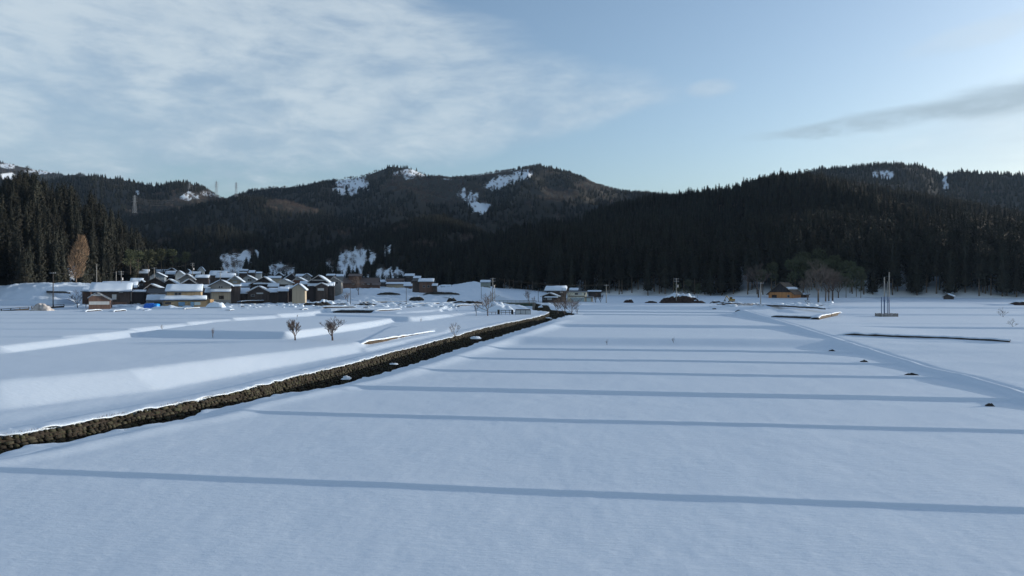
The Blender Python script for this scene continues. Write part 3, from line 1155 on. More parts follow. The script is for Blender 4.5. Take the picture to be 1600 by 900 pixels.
def build_hill(key):
    h = HILLS[key]
    px = np.arange(h['px'][0], h['px'][-1] + .1, 5.0)
    S = np.interp(px, h['px'], h['S'])
    Dr = np.interp(px, h['px'], h['Dr'])
    Df = np.interp(px, h['px'], h['Df'])
    seed = ord(key) * 3.7
    S = S + fbm(px / 22 + seed, px * 0 + seed, 3) * 2.0
    zr = ZC + (450 - S) / F * Dr - h['th']
    fs = np.concatenate([np.linspace(0, 1, 56), np.linspace(1.05, 1.9, 12)])
    PX, SS = np.meshgrid(px, fs, indexing='ij')
    D = Df[:, None] + (Dr - Df)[:, None] * SS
    X = (PX - 800) / F * D
    zf = h['zf'] - 2.5
    prof = np.where(SS <= 1, .12 * np.sin(np.pi * np.clip(SS, 0, 1)) + SS, 1 - (SS - 1) * .8)
    Z = zf + (zr[:, None] - zf) * prof
    env = np.clip(SS * (1 - SS) * 4, 0, 1)
    lam = 60 + 80 * (Dr[:, None] > 500) + 60 * (Dr[:, None] > 1000)
    n = fbm(X / lam + seed, D / (lam * 1.6), 4)
    rid = (.5 - np.abs(n)) - .35
    Z += h['amp'] * env * rid * 2.4
    # keep what lies in front of the ridge below the skyline
    lim = ZC + (D / Dr[:, None]) * (zr[:, None] + h['th'] - ZC) - h['th']
    Z = np.where(SS < 1, np.minimum(Z, np.maximum(lim - 1, zf + (Z - zf) * .0)), Z)
    verts = np.stack([X, D, Z], -1).reshape(-1, 3)
    nr, nc = X.shape
    i = (np.arange(nr - 1)[:, None] * nc + np.arange(nc - 1)[None]).ravel()
    me = mesh_np('hill', verts, np.stack([i, i + nc, i + nc + 1, i + 1], 1), [HILL], True)
    PY = 450 - (Z - ZC) / D * F
    snow = patch_val(PX, PY, key, PATCHES)
    snow = np.where(snow > 0, np.clip(snow * .9 + .9 * fbm(PX / 5, PY / 13, 3), 0, 1), 0)
    if key in 'AGK':
        snow = np.maximum(snow, .9 * sm(SS, .18, .06))
    at = me.attributes.new('snow', 'FLOAT', 'POINT')
    at.data.foreach_set('value', snow.astype(np.float32).ravel())
    o = obj('hill', me)
    tag(o, HNAMES[key], kind='structure')
    HSURF[key] = (px, fs, X, D, Z, SS)


def patch_val(PX, PY, key, table):
    v = np.zeros(PX.shape)
    for cx, cy, rx, ry, k in table:
        if k != key:
            continue
        r = ((PX - cx) / rx) ** 2 + ((PY - cy) / ry) ** 2
        v = np.maximum(v, 1.25 - .65 * r)
    return np.clip(v, 0, 1)


for k_h in HILLS:
    build_hill(k_h)


def sample_hill(key, n):
    """random points spread evenly over the front of a hill: x, y, z, s, px, py"""
    px, fs, X, D, Z, SS = HSURF[key]
    m_ = 56
    W = (D[:-1, :m_ - 1] * 5 / F) * (D[:-1, 1:m_] - D[:-1, :m_ - 1])
    w = W.ravel() / W.sum()
    c = rng.choice(len(w), n, p=w)
    i, j = np.divmod(c, m_ - 1)
    u, v = rng.random(n), rng.random(n)

    def bl(A):
        return (A[i, j] * (1 - u) + A[i + 1, j] * u) * (1 - v) + (A[i, j + 1] * (1 - u) + A[i + 1, j + 1] * u) * v
    x, y, z, s = bl(X), bl(D), bl(Z), bl(SS)
    return x, y, z, s, 800 + x / y * F, 450 - (z - ZC) / y * F


# ------------------------------------------------------------------ tree meshes
def tri_mesh(name, tris, mats, idx):
    V = np.array(tris, dtype=np.float32).reshape(-1, 3)
    f = np.arange(len(V), dtype=np.int32).reshape(-1, 3)
    return mesh_np(name, V, f, mats, False, idx)


def conifer_tris(seed, hgt=20.0, rad=3.0, base=.18, levels=24, per=6, leaf=1.0, shape=.75):
    r = random.Random(seed)
    T = []
    lean = (r.uniform(-.02, .02), r.uniform(-.02, .02))
    for l in range(levels):
        f = l / (levels - 1)
        z = hgt * (base + (1 - base) * f)
        R = rad * max(.05, (1 - f)) ** shape * (1 if f > .12 else .7 + f * 2.5) * r.uniform(.85, 1.12)
        n = max(3, int(per * (1 - f * .4)))
        a0 = r.uniform(0, 6.28)
        for b in range(n):
            a = a0 + 6.283 * b / n + r.uniform(-.25, .25)
            rr = R * r.uniform(.72, 1.15)
            dx, dy = math.cos(a), math.sin(a)
            for s in range(4 if rr > 1 else 2):
                k = .35 + .65 * (s + r.random()) / 4 if rr > 1 else .5 + .5 * r.random()
                c = Vector((dx * rr * k + lean[0] * z, dy * rr * k + lean[1] * z, z + rr * k * r.uniform(-.35, .12)))
                sz = leaf * r.uniform(.55, 1.1) * (.45 + .55 * (1 - f))
                tang = Vector((-dy, dx, r.uniform(-.2, .2)))
                out = Vector((dx, dy, r.uniform(-.2, .7)))
                up = Vector((r.uniform(-.3, .3), r.uniform(-.3, .3), 1))
                T.append((c - tang * sz * .7 - out * sz * .3, c + tang * sz * .7 - out * sz * .3, c + out * sz * .8 + up * sz * .25))
                T.append((c - tang * sz * .55, c + tang * sz * .55 + up * sz * .1, c + up * sz * .95 + out * sz * .15))
    # dense inner cone so that the middle of the crown is closed
    m_ = 6
    for i in range(m_):
        a, b = 6.283 * i / m_, 6.283 * (i + 1) / m_
        p0 = Vector((math.cos(a) * rad * .5, math.sin(a) * rad * .5, hgt * (base + .03)))
        p1 = Vector((math.cos(b) * rad * .5, math.sin(b) * rad * .5, hgt * (base + .03)))
        T.append((p0, p1, Vector((0, 0, hgt * .97))))
    T.append((Vector((-.12, 0, hgt * .93)), Vector((.12, .05, hgt * .93)), Vector((0, 0, hgt * 1.03))))
    return T


def trunk_tris(hgt, r0, r1=.05, n=5):
    T = []
    for i in range(n):
        a, b = 6.283 * i / n, 6.283 * (i + 1) / n
        p = [Vector((math.cos(q) * r0, math.sin(q) * r0, -1.5)) for q in (a, b)]
        t = [Vector((math.cos(q) * r1, math.sin(q) * r1, hgt)) for q in (a, b)]
        T += [(p[0], p[1], t[1]), (p[0], t[1], t[0])]
    return T


def bare_tris(seed, hgt=8.0, spread=1.0, levels=5, r0=.16, splits=3, n=3, trunk=.22, up=.35, thick=.62, length=.30, fan=1.0):
    """bare deciduous tree: trunk triangles, branch triangles"""
    r = random.Random(seed)
    TR, BR = [], []

    def seg(a, b, ra, rb, lst, n_):
        d = (b - a).normalized()
        u = d.orthogonal().normalized()
        w = d.cross(u)
        pa = [a + (u * math.cos(6.283 * i / n_) + w * math.sin(6.283 * i / n_)) * ra for i in range(n_)]
        pb = [b + (u * math.cos(6.283 * i / n_) + w * math.sin(6.283 * i / n_)) * rb for i in range(n_)]
        for i in range(n_):
            j = (i + 1) % n_
            lst.append((pa[i], pa[j], pb[j]))
            lst.append((pa[i], pb[j], pb[i]))

    def grow(p, d, ln, rad, lv):
        q = p
        dd = d.copy()
        for s in range(2):
            dd = (dd + Vector((r.uniform(-.22, .22), r.uniform(-.22, .22), r.uniform(-.02, .16)))).normalized()
            e = q + dd * ln * .5
            seg(q, e, rad * (1 - .2 * s), rad * (.8 - .2 * s), BR, n if lv > 1 else 3)
            q = e
            if s == 0 and lv > 0 and r.random() < .7:
                sd = (dd + Vector((r.uniform(-1, 1), r.uniform(-1, 1), r.uniform(-.1, .5))) * .9 * fan).normalized()
                grow(q, sd, ln * .62, rad * thick * .7, lv - 1)
        if lv <= 0:
            return
        k = splits
        for i in range(k):
            sd = (dd * .9 + Vector((r.uniform(-1, 1) * spread, r.uniform(-1, 1) * spread, r.uniform(-.15, .5) + up * .3)) * .75 * fan).normalized()
            grow(q, sd, ln * r.uniform(.66, .86), rad * thick, lv - 1)
    top = Vector((r.uniform(-.1, .1), r.uniform(-.1, .1), hgt * trunk))
    seg(Vector((0, 0, -.5)), top, r0 * 1.25, r0, TR, 6)
    k = splits + 1
    for i in range(k):
        a = 6.283 * i / k + r.uniform(-.4, .4)
        d = Vector((math.cos(a) * .75 * spread, math.sin(a) * .75 * spread, r.uniform(.3, 1.0) + up)).normalized()
        if i == 0:
            d = Vector((r.uniform(-.15, .15), r.uniform(-.15, .15), 1)).normalized()
        grow(top, d, hgt * length * (1.25 if i == 0 else 1), r0 * thick, levels - 1)
    return TR, BR


def puff_tris(seed, hgt=9.0, rx=3.0, n=260, leaf=.8, droop=.3, base=.25, clumps=7, thin=.25):
    """leafy or twiggy crown of many small faces gathered in clumps"""
    r = random.Random(seed)
    T = []
    cl = []
    for i in range(clumps):
        a = r.uniform(0, 6.283)
        k = r.uniform(.1, .75)
        cl.append((Vector((math.cos(a) * rx * k, math.sin(a) * rx * k, hgt * r.uniform(base + .15, .88))), rx * r.uniform(.35, .6)))
    for i in range(n):
        c, R = cl[i % clumps]
        d = Vector((r.gauss(0, 1), r.gauss(0, 1), r.gauss(0, 1)))
        if d.length < .01:
            continue
        d.normalize()
        p = c + d * R * r.uniform(.45, 1.0)
        out = (d + Vector((0, 0, r.uniform(-droop, .6)))).normalized()
        t = out.orthogonal().normalized()
        t = (Matrix.Rotation(r.uniform(0, 6.28), 3, out) @ t)
        s = leaf * r.uniform(.5, 1.2)
        T.append((p - t * s * thin, p + t * s * thin, p + out * s))
    return T


def two_part(name, crown, trunk, cm, tm):
    """crown and trunk meshes for single trees, and a joined one for the instanced wood"""
    a = tri_mesh(name + '_crown', crown, [cm], None)
    b = tri_mesh(name + '_trunk', trunk, [tm], None)
    j = tri_mesh(name, crown + trunk, [cm, tm], [0] * len(crown) + [1] * len(trunk))
    return a, b, j


CEDARS = []
for i, (hg, ra, ba, sh_) in enumerate(((20, 3.7, .12, .6), (20, 3.2, .2, .5), (20, 4.2, .10, .65), (18, 3.4, .26, .5), (21, 3.6, .16, .45), (17, 3.9, .12, .4), (20, 3.4, .40, .55), (19, 3.0, .46, .5), (21, 3.7, .34, .6))):
    CEDARS.append(two_part('cedar', conifer_tris(40 + i, hg, ra, ba, 26, 7, 1.05, sh_), trunk_tris(15, .30), M_NEEDLE, M_BARK))
FARC = []
for i in range(4):
    FARC.append(two_part('far_cedar', conifer_tris(80 + i, 19, 5.6 + .5 * i, .03, 11, 7, 2.1, .42), trunk_tris(12, .3, n=3), M_NEEDLE, M_BARK)[2])
TWIGGY = []
for i in range(3):
    tr, br = bare_tris(200 + i, 10, 1.0, 4, .2, 3, 3, .2, .5, .6, .27)
    T = puff_tris(300 + i, 10, 4.2, 420, 1.3, .1, .2, 9, .07)
    TWIGGY.append(two_part('bare_tree', br + T, tr, M_TWIG, M_BARK))
BAMBOO = []
for i in range(3):
    T = puff_tris(400 + i, 12, 3.6, 1100, .75, .9, .15, 9, .3)
    BAMBOO.append(two_part('bamboo', T, trunk_tris(9, .15), M_BAMBOO, M_BARK))


def gn_forest(name, pts, scl, rot, protos, label):
    """the far wood: one object, its trees instanced on points"""
    hold = bpy.data.collections.new(name + '_kinds')
    for k, me in enumerate(protos):
        hold.objects.link(bpy.data.objects.new('kind_%02d' % k, me))
    me = bpy.data.meshes.new(name)
    me.vertices.add(len(pts))
    me.vertices.foreach_set('co', np.asarray(pts, np.float32).ravel())
    for nm, arr, ty in (('scl', scl, 'FLOAT'), ('rotz', rot, 'FLOAT')):
        a = me.attributes.new(nm, ty, 'POINT')
        a.data.foreach_set('value', np.asarray(arr, np.float32))
    a = me.attributes.new('kind_i', 'INT', 'POINT')
    a.data.foreach_set('value', rng.integers(0, len(protos), len(pts)).astype(np.int32))
    o = obj(name, me)
    tag(o, label, kind='stuff')
    ng = bpy.data.node_groups.new(name, 'GeometryNodeTree')
    ng.interface.new_socket('Geometry', in_out='INPUT', socket_type='NodeSocketGeometry')
    ng.interface.new_socket('Geometry', in_out='OUTPUT', socket_type='NodeSocketGeometry')
    N, L = ng.nodes, ng.links
    gi, go = N.new('NodeGroupInput'), N.new('NodeGroupOutput')
    ip = N.new('GeometryNodeInstanceOnPoints')
    ci = N.new('GeometryNodeCollectionInfo')
    ci.inputs['Collection'].default_value = hold
    ci.inputs['Separate Children'].default_value = True
    ci.inputs['Reset Children'].default_value = True
    ip.inputs['Pick Instance'].default_value = True

    def attr(nm, ty):
        q = N.new('GeometryNodeInputNamedAttribute')
        q.data_type = ty
        q.inputs['Name'].default_value = nm
        return q.outputs['Attribute']
    cx = N.new('ShaderNodeCombineXYZ')
    L.new(attr('rotz', 'FLOAT'), cx.inputs[2])
    L.new(gi.outputs[0], ip.inputs['Points'])
    L.new(ci.outputs[0], ip.inputs['Instance'])
    L.new(attr('kind_i', 'INT'), ip.inputs['Instance Index'])
    L.new(cx.outputs[0], ip.inputs['Rotation'])
    L.new(attr('scl', 'FLOAT'), ip.inputs['Scale'])
    L.new(ip.outputs[0], go.inputs[0])
    md = o.modifiers.new('wood', 'NODES')
    md.node_group = ng
    return o


def tree_thing(name, label, cat, group, kinds, i, loc, s, rz):
    a, b, j = kinds
    root = bpy.data.objects.new(name, None)
    root.location = loc
    root.rotation_euler = (0, 0, rz)
    root.scale = (s, s, s * random.uniform(.95, 1.08))
    C.objects.link(root)
    tag(root, label, cat, group)
    for nm, me in (('crown', a), ('trunk', b)):
        o = bpy.data.objects.new(nm, me)
        C.objects.link(o)
        o.parent = root
    return root


def plant_forests():
    singles = []
    far_near, far_pts, bare_pts = [], {}, {}
    COUNT = {'A': 1500, 'K': 6500, 'E': 5000, 'B': 7000, 'C': 6500, 'D': 13000, 'G': 15500, 'H': 9000}
    for key, n in COUNT.items():
        x, y, z, s, px, py = sample_hill(key, n)
        # thin out what crowds: simple grid rejection
        cell = 3.8 if key in 'AG' else 5.0
        kx, ky = np.floor(x / cell), np.floor(y / cell)
        _, ui = np.unique(kx * 100000 + ky, return_index=True)
        x, y, z, s, px, py = [a[ui] for a in (x, y, z, s, px, py)]
        op = patch_val(px, py, key, PATCHES)
        op = np.where(op > 0, op * .95 + .9 * fbm(px / 5, py / 13, 3), 0)
        br = patch_val(px, py, key, BROWN) + fbm(x / 25, y / 25, 2) * .5
        r = rng.random(len(x))
        clump = fbm(x / 40 + 7, y / 40, 2)
        isbare = (br > .55) | ((op > .4) & (r < .35)) | (clump > .5)
        keep = (op < (.6 if key in 'DH' else .45)) | (isbare & (r < (.15 if key == 'K' else .8))) | (r < (.16 if key in 'DH' else .035))
        keep &= (s > .02)
        if key == 'A':
            keep &= ~((op > .3) & (s < .35))
        near = key in 'AG'
        hgt = np.where(near, 20 - 10 * sm(s, .0, .9), 8.6) + rng.normal(0, 1.6 if near else 1.3, len(x))
        if key == 'A':
            hgt = 20 + rng.normal(0, 2.4, len(x))
        hgt = np.clip(hgt, 6, 27)
        rot = rng.random(len(x)) * 6.283
        c = keep & ~isbare
        b = keep & isbare
        P_ = np.stack([x, y, z - .3], 1)
        far_pts[key] = (P_[c], hgt[c] / 20, rot[c], s[c])
        bare_pts[key] = (P_[b], np.clip(hgt[b] * .072, .5, 1.1), rot[b])
    # the 300 conifers that show largest become things of their own
    allp = []
    for key in 'AG':
        P_, sc, ro, s = far_pts[key]
        for i in range(len(P_)):
            x, y = P_[i][0], P_[i][1]
            if abs(x / y) > .77:
                continue
            size = sc[i] * 20 / y * (1 if s[i] < .5 else .8)
            allp.append((size, key, i))
    allp.sort(reverse=True)
    pick = {'A': [], 'G': []}
    for size, key, i in allp[:300]:
        pick[key].append(i)
    for key in 'AG':
        P_, sc, ro, s = far_pts[key]
        idx = set(pick[key])
        lab = {'A': 'tall dark brown-green cedar in the sunlit wood on the left hill', 'G': 'tall dark cedar at the shaded foot of the right-hand forest'}[key]
        for i in pick[key]:
            tree_thing('cedar_tree', lab, 'tree', {'A': 'cedars of the left wood', 'G': 'cedars at the foot of the right hill'}[key], (CEDARS[:6] if key == 'A' else CEDARS[4:])[i % (6 if key == 'A' else 5)], i,
                       tuple(float(q) for q in P_[i]), float(sc[i]), float(ro[i]))
        m_ = np.array([i not in idx for i in range(len(P_))])
        far_pts[key] = (P_[m_], sc[m_], ro[m_], s[m_])
    names = {'A': 'rest of the cedar wood covering the left hill', 'K': 'cedar wood covering the slopes behind the village', 'E': 'cedar wood covering the dark spur below the pylons',
             'B': 'cedar wood covering the left ridge', 'C': 'wood covering the farthest mountain', 'D': 'cedar wood covering the central mountain', 'G': 'dense dark cedar forest covering the right hill', 'H': 'cedar wood covering the farther right ridge'}
    for key, (P_, sc, ro, s) in far_pts.items():
        gn_forest('forest', P_, sc, ro, [c[2] for c in CEDARS] if key in 'AG' else FARC, names[key])
    for key, (P_, sc, ro) in bare_pts.items():
        if len(P_):
            gn_forest('bare_wood', P_, sc, ro, [c[2] for c in TWIGGY], 'bare brown trees scattered in the ' + {'A': 'left wood', 'K': 'slopes behind the village', 'E': 'dark spur', 'B': 'left ridge', 'C': 'farthest mountain', 'D': 'central mountain', 'G': 'right hill', 'H': 'farther right ridge'}[key])


plant_forests()

# ------------------------------------------------------------------ buildings
WOODS = {
    'dark': mat('dark_timber', (.055, .045, .042), .8, .3, 1.2, stretch=(1, 1, .2)),
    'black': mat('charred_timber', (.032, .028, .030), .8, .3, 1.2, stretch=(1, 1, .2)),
    'brown': mat('brown_boards', (.125, .078, .062), .8, .2, 1.0, stretch=(3, 3, .15)),
    'red': mat('reddish_boards', (.17, .085, .06), .8, .2, 1.0, stretch=(3, 3, .15)),
    'tan': mat('tan_sheeting', (.30, .235, .15), .7, .12, 1.0, stretch=(4, 4, .1)),
    'beige': mat('beige_siding', (.36, .31, .235), .8, .10, 1.0, stretch=(4, 4, .15)),
    'grey': mat('grey_siding', (.22, .22, .215), .8, .15, 1.0, stretch=(.3, .3, 3)),
    'bluegrey': mat('blue_grey_siding', (.21, .25, .28), .7, .12, 1.0, stretch=(3, 3, .3)),
    'plaster': mat('pale_plaster', (.55, .55, .52), .8, .08, .6),
    'cream': mat('cream_siding', (.66, .64, .53), .7, .06, .8),
    'orange': mat('orange_timber', (.38, .18, .07), .75, .22, 1.0, stretch=(4, 4, .15)),
    'greenish': mat('grey_green_sheeting', (.20, .235, .22), .7, .1, 1.0, stretch=(4, 4, .2)),
}
ROOFS = {
    'tile': mat('dark_roof_tiles', (.05, .052, .058), .6, .3, 1.5, .03, 6),
    'brownroof': mat('brown_roof', (.10, .075, .068), .7, .2, 1.5),
    'greyroof': mat('grey_metal_roof', (.13, .14, .155), .5, .15, 1.5),
    'shingle': mat('weathered_shingles', (.085, .07, .055), .8, .25, 2.0, .03, 6),
}
M_GLASS = mat('window_glass', (.03, .035, .045), .15, .2, 1.0)
M_PALEGLASS = mat('pale_curtained_glass', (.42, .45, .47), .4, .1, 1.0)
M_FRAME = mat('window_frame', (.30, .30, .30), .6, .1, 1.0)
M_TRIM = mat('pale_gable_trim', (.42, .42, .43), .7, .1, 1.0)
M_BLUE = mat('light_blue_panel', (.14, .27, .42), .6, .1, 1.0)
M_SHUTTER = mat('blue_grey_shutter', (.36, .47, .52), .6, .08, 1.0, stretch=(.2, .2, 6))
M_LIGHTBAND = mat('pale_boards', (.42, .44, .45), .7, .1, 1.0)
M_TARP = mat('blue_tarpaulin', (.012, .13, .55), .45, .15, 1.2, .05, 2)
M_TARP2 = mat('light_blue_tarpaulin', (.02, .26, .72), .45, .15, 1.2, .05, 2)
M_GREEN = mat('dark_green_girder', (.045, .085, .065), .5, .2, 1.0)
M_CONC = mat('concrete', (.26, .26, .25), .85, .15, 1.0, .02, 4)
M_YELLOW = mat('yellow_paint', (.30, .20, .05), .5, .15, 1.0)
M_HEDGE = mat('dark_hedge', (.022, .02, .016), .95, .4, 1.2, .1, 3)
M_SOIL = mat('dark_soil', (.032, .020, .017), .95, .4, 1.2, .08, 3)
M_DIRTY = mat('dirty_snow', (.52, .50, .49), .9, .3, 1.4, .08, 4, col2=(.25, .23, .22))

hs_seed = [0]


def house(label, p0, p1, D, pe, pr, ridge='x', depth=None, wall='dark', roof='tile', snow='', wins=(), skirts=(), panels=(),
          oh=.55, st=.38, name='house', cat='house', peak=None, zbase=None, trim=False, eaveR=None, turn=4.5):
    """walls, roof and snow. pixel columns and rows name the outline of the front face, which stands D metres away"""
    hs_seed[0] += 1
    sd = hs_seed[0]
    x0, x1 = (p0 - 800) / F * D, (p1 - 800) / F * D
    w = x1 - x0
    zf = lambda p: ZC + (450 - p) / F * D
    ze, zr = zf(pe), zf(pr)
    depth = depth or max(5.0, w * (.75 if ridge == 'x' else 1.1))
    xc = (x0 + x1) / 2
    zg = min(g0z(xc, D), g0z(xc, D + depth)) - .4 if zbase is None else zbase
    zg = min(zg, ze - 1.5)
    root = empty(name, (xc, D, zg), label, cat)
    o = tuple(root.location)
    y0, y1 = D, D + depth
    mb = MB(o)
    xm = (peak - 800) / F * D if peak else xc
    zeR = zf(eaveR) if eaveR else ze
    ym = (y0 + y1) / 2
    if ridge == 'y':
        a = [(x0, ze), (xm, zr - .1), (x1, zeR)]
        V = [(x0, y0, zg), (x1, y0, zg), (x1, y0, zeR), (xm, y0, zr - .1), (x0, y0, ze)]
        V += [(p[0], y1, p[2]) for p in V]
        mb.add(V, [(0, 1, 2, 3, 4), (9, 8, 7, 6, 5), (1, 6, 7, 2), (0, 4, 9, 5), (2, 7, 8, 3), (3, 8, 9, 4), (0, 5, 6, 1)])
    else:
        V = [(x0, y0, zg), (x0, y1, zg), (x0, y1, ze), (x0, ym, zr - .1), (x0, y0, ze)]
        V += [(x1, p[1], p[2]) for p in V]
        mb.add(V, [(4, 3, 2, 1, 0), (5, 6, 7, 8, 9), (0, 5, 9, 4), (1, 2, 7, 6), (4, 9, 8, 3), (3, 8, 7, 2), (0, 1, 6, 5)])
    mb.build('wall', WOODS[wall], root)
    rf = MB(o)
    sn = MB(o)
    t = .16
    if ridge == 'y':
        sL = (zr - ze) / max(.1, xm - x0)
        sR = (zr - zeR) / max(.1, x1 - xm)
        L0, L1 = (x0 - oh, ze - oh * sL), (xm + .01, zr)
        R0, R1 = (x1 + oh, zeR - oh * sR), (xm - .01, zr)
        ya, yb = y0 - oh, y1 + oh
        rf.slab((L0[0], ya, L0[1]), (L1[0], ya, L1[1]), (L1[0], yb, L1[1]), (L0[0], yb, L0[1]), t)
        rf.slab((R1[0], ya, R1[1]), (R0[0], ya, R0[1]), (R0[0], yb, R0[1]), (R1[0], yb, R1[1]), t)
        if 'L' in snow:
            sn.snow((L0[0], yb, L0[1]), (L0[0], ya + .1, L0[1]), (L1[0], ya + .1, L1[1]), (L1[0], yb, L1[1]), st, 7, 4, sd)
        if 'R' in snow:
            sn.snow((R0[0], ya + .1, R0[1]), (R0[0], yb, R0[1]), (R1[0], yb, R1[1]), (R1[0], ya + .1, R1[1]), st, 7, 4, sd + 50)
        if 'r' in snow:      # only a strip is left on the right slope
            f0, f1 = .42, .60
            q = lambda f: (R1[0] * (1 - f) + R0[0] * f, R1[1] * (1 - f) + R0[1] * f)
            sn.snow((q(f1)[0], ya + .4, q(f1)[1]), (q(f1)[0], yb, q(f1)[1]), (q(f0)[0], yb, q(f0)[1]), (q(f0)[0], ya + .4, q(f0)[1]), st, 7, 4, sd + 50)
    else:
        s = (zr - ze) / (depth / 2)
        xa, xb = x0 - oh, x1 + oh
        F0, F1 = (y0 - oh, ze - oh * s), (ym + .01, zr)
        B0 = (y1 + oh, ze - oh * s)
        rf.slab((xa, F0[0], F0[1]), (xb, F0[0], F0[1]), (xb, F1[0], F1[1]), (xa, F1[0], F1[1]), t)
        rf.slab((xa, ym - .01, zr), (xb, ym - .01, zr), (xb, B0[0], B0[1]), (xa, B0[0], B0[1]), t)
        nu = int(max(8, min(26, w / .9)))
        if 'F' in snow:
            sn.snow((xa + .08, F0[0], F0[1]), (xb - .08, F0[0], F0[1]), (xb - .08, F1[0], F1[1]), (xa + .08, F1[0], F1[1]), st, nu, 4, sd)
        if 'B' in snow:
            sn.snow((xb - .08, B0[0], B0[1]), (xa + .08, B0[0], B0[1]), (xa + .08, ym, zr), (xb - .08, ym, zr), st, nu, 4, sd + 50)
    ro = rf.build('roof', ROOFS[roof], root)
    if not snow or True:
        rc = MB(o)
        if ridge == 'y':
            rc.box(xm - .14, xm + .14, y0 - oh - .03, y1 + oh + .03, zr - .05, zr + .16)
        elif 'F' not in snow:
            rc.box(x0 - oh - .03, x1 + oh + .03, ym - .14, ym + .14, zr - .05, zr + .16)
        if rc.v:
            rc.build('ridge_cap', ROOFS['tile'], ro)
    if sn.v:
        sn.build('snow_cover', SNOW, ro, smooth=True)
    if trim and ridge == 'y':
        tr = MB(o)
        th = .22
        yt = y0 - oh - .06
        for (ax, az), (bx, bz) in ((L0, L1), (R1, R0)):
            tr.add([(ax, yt, az - th), (bx, yt, bz - th), (bx, yt, bz + .02), (ax, yt, az + .02), (ax, yt + .05, az - th), (bx, yt + .05, bz - th), (bx, yt + .05, bz + .02), (ax, yt + .05, az + .02)],
                   [(0, 1, 2, 3), (7, 6, 5, 4), (0, 4, 5, 1), (3, 2, 6, 7), (0, 3, 7, 4), (1, 5, 6, 2)])
        tr.build('bargeboard', M_TRIM, root)
    for wn in wins:
        a, b, c_, d = wn[:4]
        mt = M_PALEGLASS if len(wn) > 4 else M_GLASS
        X0, X1 = (a - 800) / F * D, (b - 800) / F * D
        Z1, Z0 = zf(c_), zf(d)
        fr = MB(o)
        e = .07
        yq = y0 - .05
        fr.box(X0 - e, X1 + e, yq, y0 + .02, Z1, Z1 + e)
        fr.box(X0 - e, X1 + e, yq, y0 + .02, Z0 - e, Z0)
        fr.box(X0 - e, X0, yq, y0 + .02, Z0, Z1)
        fr.box(X1, X1 + e, yq, y0 + .02, Z0, Z1)
        if X1 - X0 > 1.2:
            fr.box((X0 + X1) / 2 - .03, (X0 + X1) / 2 + .03, yq, y0 + .02, Z0, Z1)
        fo = fr.build('window', M_FRAME, root)
        pn = MB(o)
        pn.box(X0, X1, y0 - .02, y0 + .02, Z0, Z1)
        pn.build('pane', mt, fo)
    for pn_ in panels:
        nm, a, b, c_, d, mt = pn_
        X0, X1 = (a - 800) / F * D, (b - 800) / F * D
        q = MB(o)
        q.box(X0, X1, y0 - .06, y0 + .02, zf(d), zf(c_))
        q.build(nm, mt, root)
    for k, sk in enumerate(skirts):
        a, b, c_, d, has = sk[:5]
        X0, X1 = (a - 800) / F * D, (b - 800) / F * D
        Z1, Z0 = zf(c_), zf(d)
        out = 1.5
        rs = MB(o)
        rs.slab((X0, y0 - out, Z0), (X1, y0 - out, Z0), (X1, y0 + .1, Z1), (X0, y0 + .1, Z1), .14)
        so = rs.build('lower_roof', ROOFS['tile'], root)
        if has:
            q = MB(o)
            q.snow((X0, y0 - out - .1, Z0), (X1, y0 - out - .1, Z0), (X1, y0 + .05, Z1), (X0, y0 + .05, Z1), st * .9, max(8, int((X1 - X0) / .9)), 4, sd + 9 + k)
            q.build('snow_cover', SNOW, so, smooth=True)
    phi = math.atan2(xc, D)
    root.rotation_euler = (0, 0, -phi - math.radians(turn))
    root.scale = (math.cos(phi), 1, 1)
    return root, (x0, x1, y0, y1, zg, ze, zr)


def wing(root, p0, p1, D, pe, pr, depth=3.0, wall='dark', snow='F', base=None, nm='wing', dz=0, lean=False, roof='tile', st=.32):
    """a lower volume belonging to the same house"""
    o = tuple(root.location)
    x0, x1 = (p0 - 800) / F * D, (p1 - 800) / F * D
    zf = lambda p: ZC + (450 - p) / F * D
    ze, zr = zf(pe), zf(pr)
    q = MB(o)
    q.box(x0, x1, D, D + depth, o[2], ze)
    wo = q.build(nm, WOODS[wall], root)
    r = MB(o)
    yr = D + depth
    r.slab((x0 - .4, D - .5, ze - .1), (x1 + .4, D - .5, ze - .1), (x1 + .4, yr, zr), (x0 - .4, yr, zr), .14)
    r.build('wing_roof', ROOFS[roof], wo)
    if snow:
        r = MB(o)
        r.snow((x0 - .35, D - .5, ze - .1), (x1 + .35, D - .5, ze - .1), (x1 + .35, yr, zr), (x0 - .35, yr, zr), st, max(8, int((x1 - x0) / .9)), 4, int(p0 * 7))
        r.build('wing_snow', SNOW, wo, smooth=True)
    return wo


# --- left cluster by the road
house('small brown gabled shed with a pale band, its roof running down to the right', 138.5, 172, 192, 464.5, 457.2, 'y', 9, 'brown', 'greyroof', 'L', peak=151, eaveR=468, st=.12, oh=.3,
      panels=[('pale_band', 139, 171, 471, 476, M_LIGHTBAND), ('front_gable_panel', 142, 160, 459.6, 462.3, M_LIGHTBAND)], name='shed', cat='shed')
h, _ = house('long dark warehouse with a thick snow roof behind the brown shed', 143, 203, 217, 454, 443, 'x', 11, 'dark', 'tile', 'FB', st=.75,
             wins=[(186, 192, 455.5, 457.2, 1)], panels=[('pale_panel', 175, 182, 460, 468, M_LIGHTBAND), ('dark_lower_boards', 160, 199, 472, 481, WOODS['brown'])], name='warehouse', cat='warehouse', oh=.8)
wing(h, 196, 209, 203, 473.5, 468.5, 4, 'dark', '', roof='greyroof')
house('low brown outbuilding with a blue-white snow roof left of the warehouse', 128.5, 141, 224, 454.5, 449, 'x', 6, 'brown', 'tile', 'FB', st=.4, name='outbuilding', cat='shed')
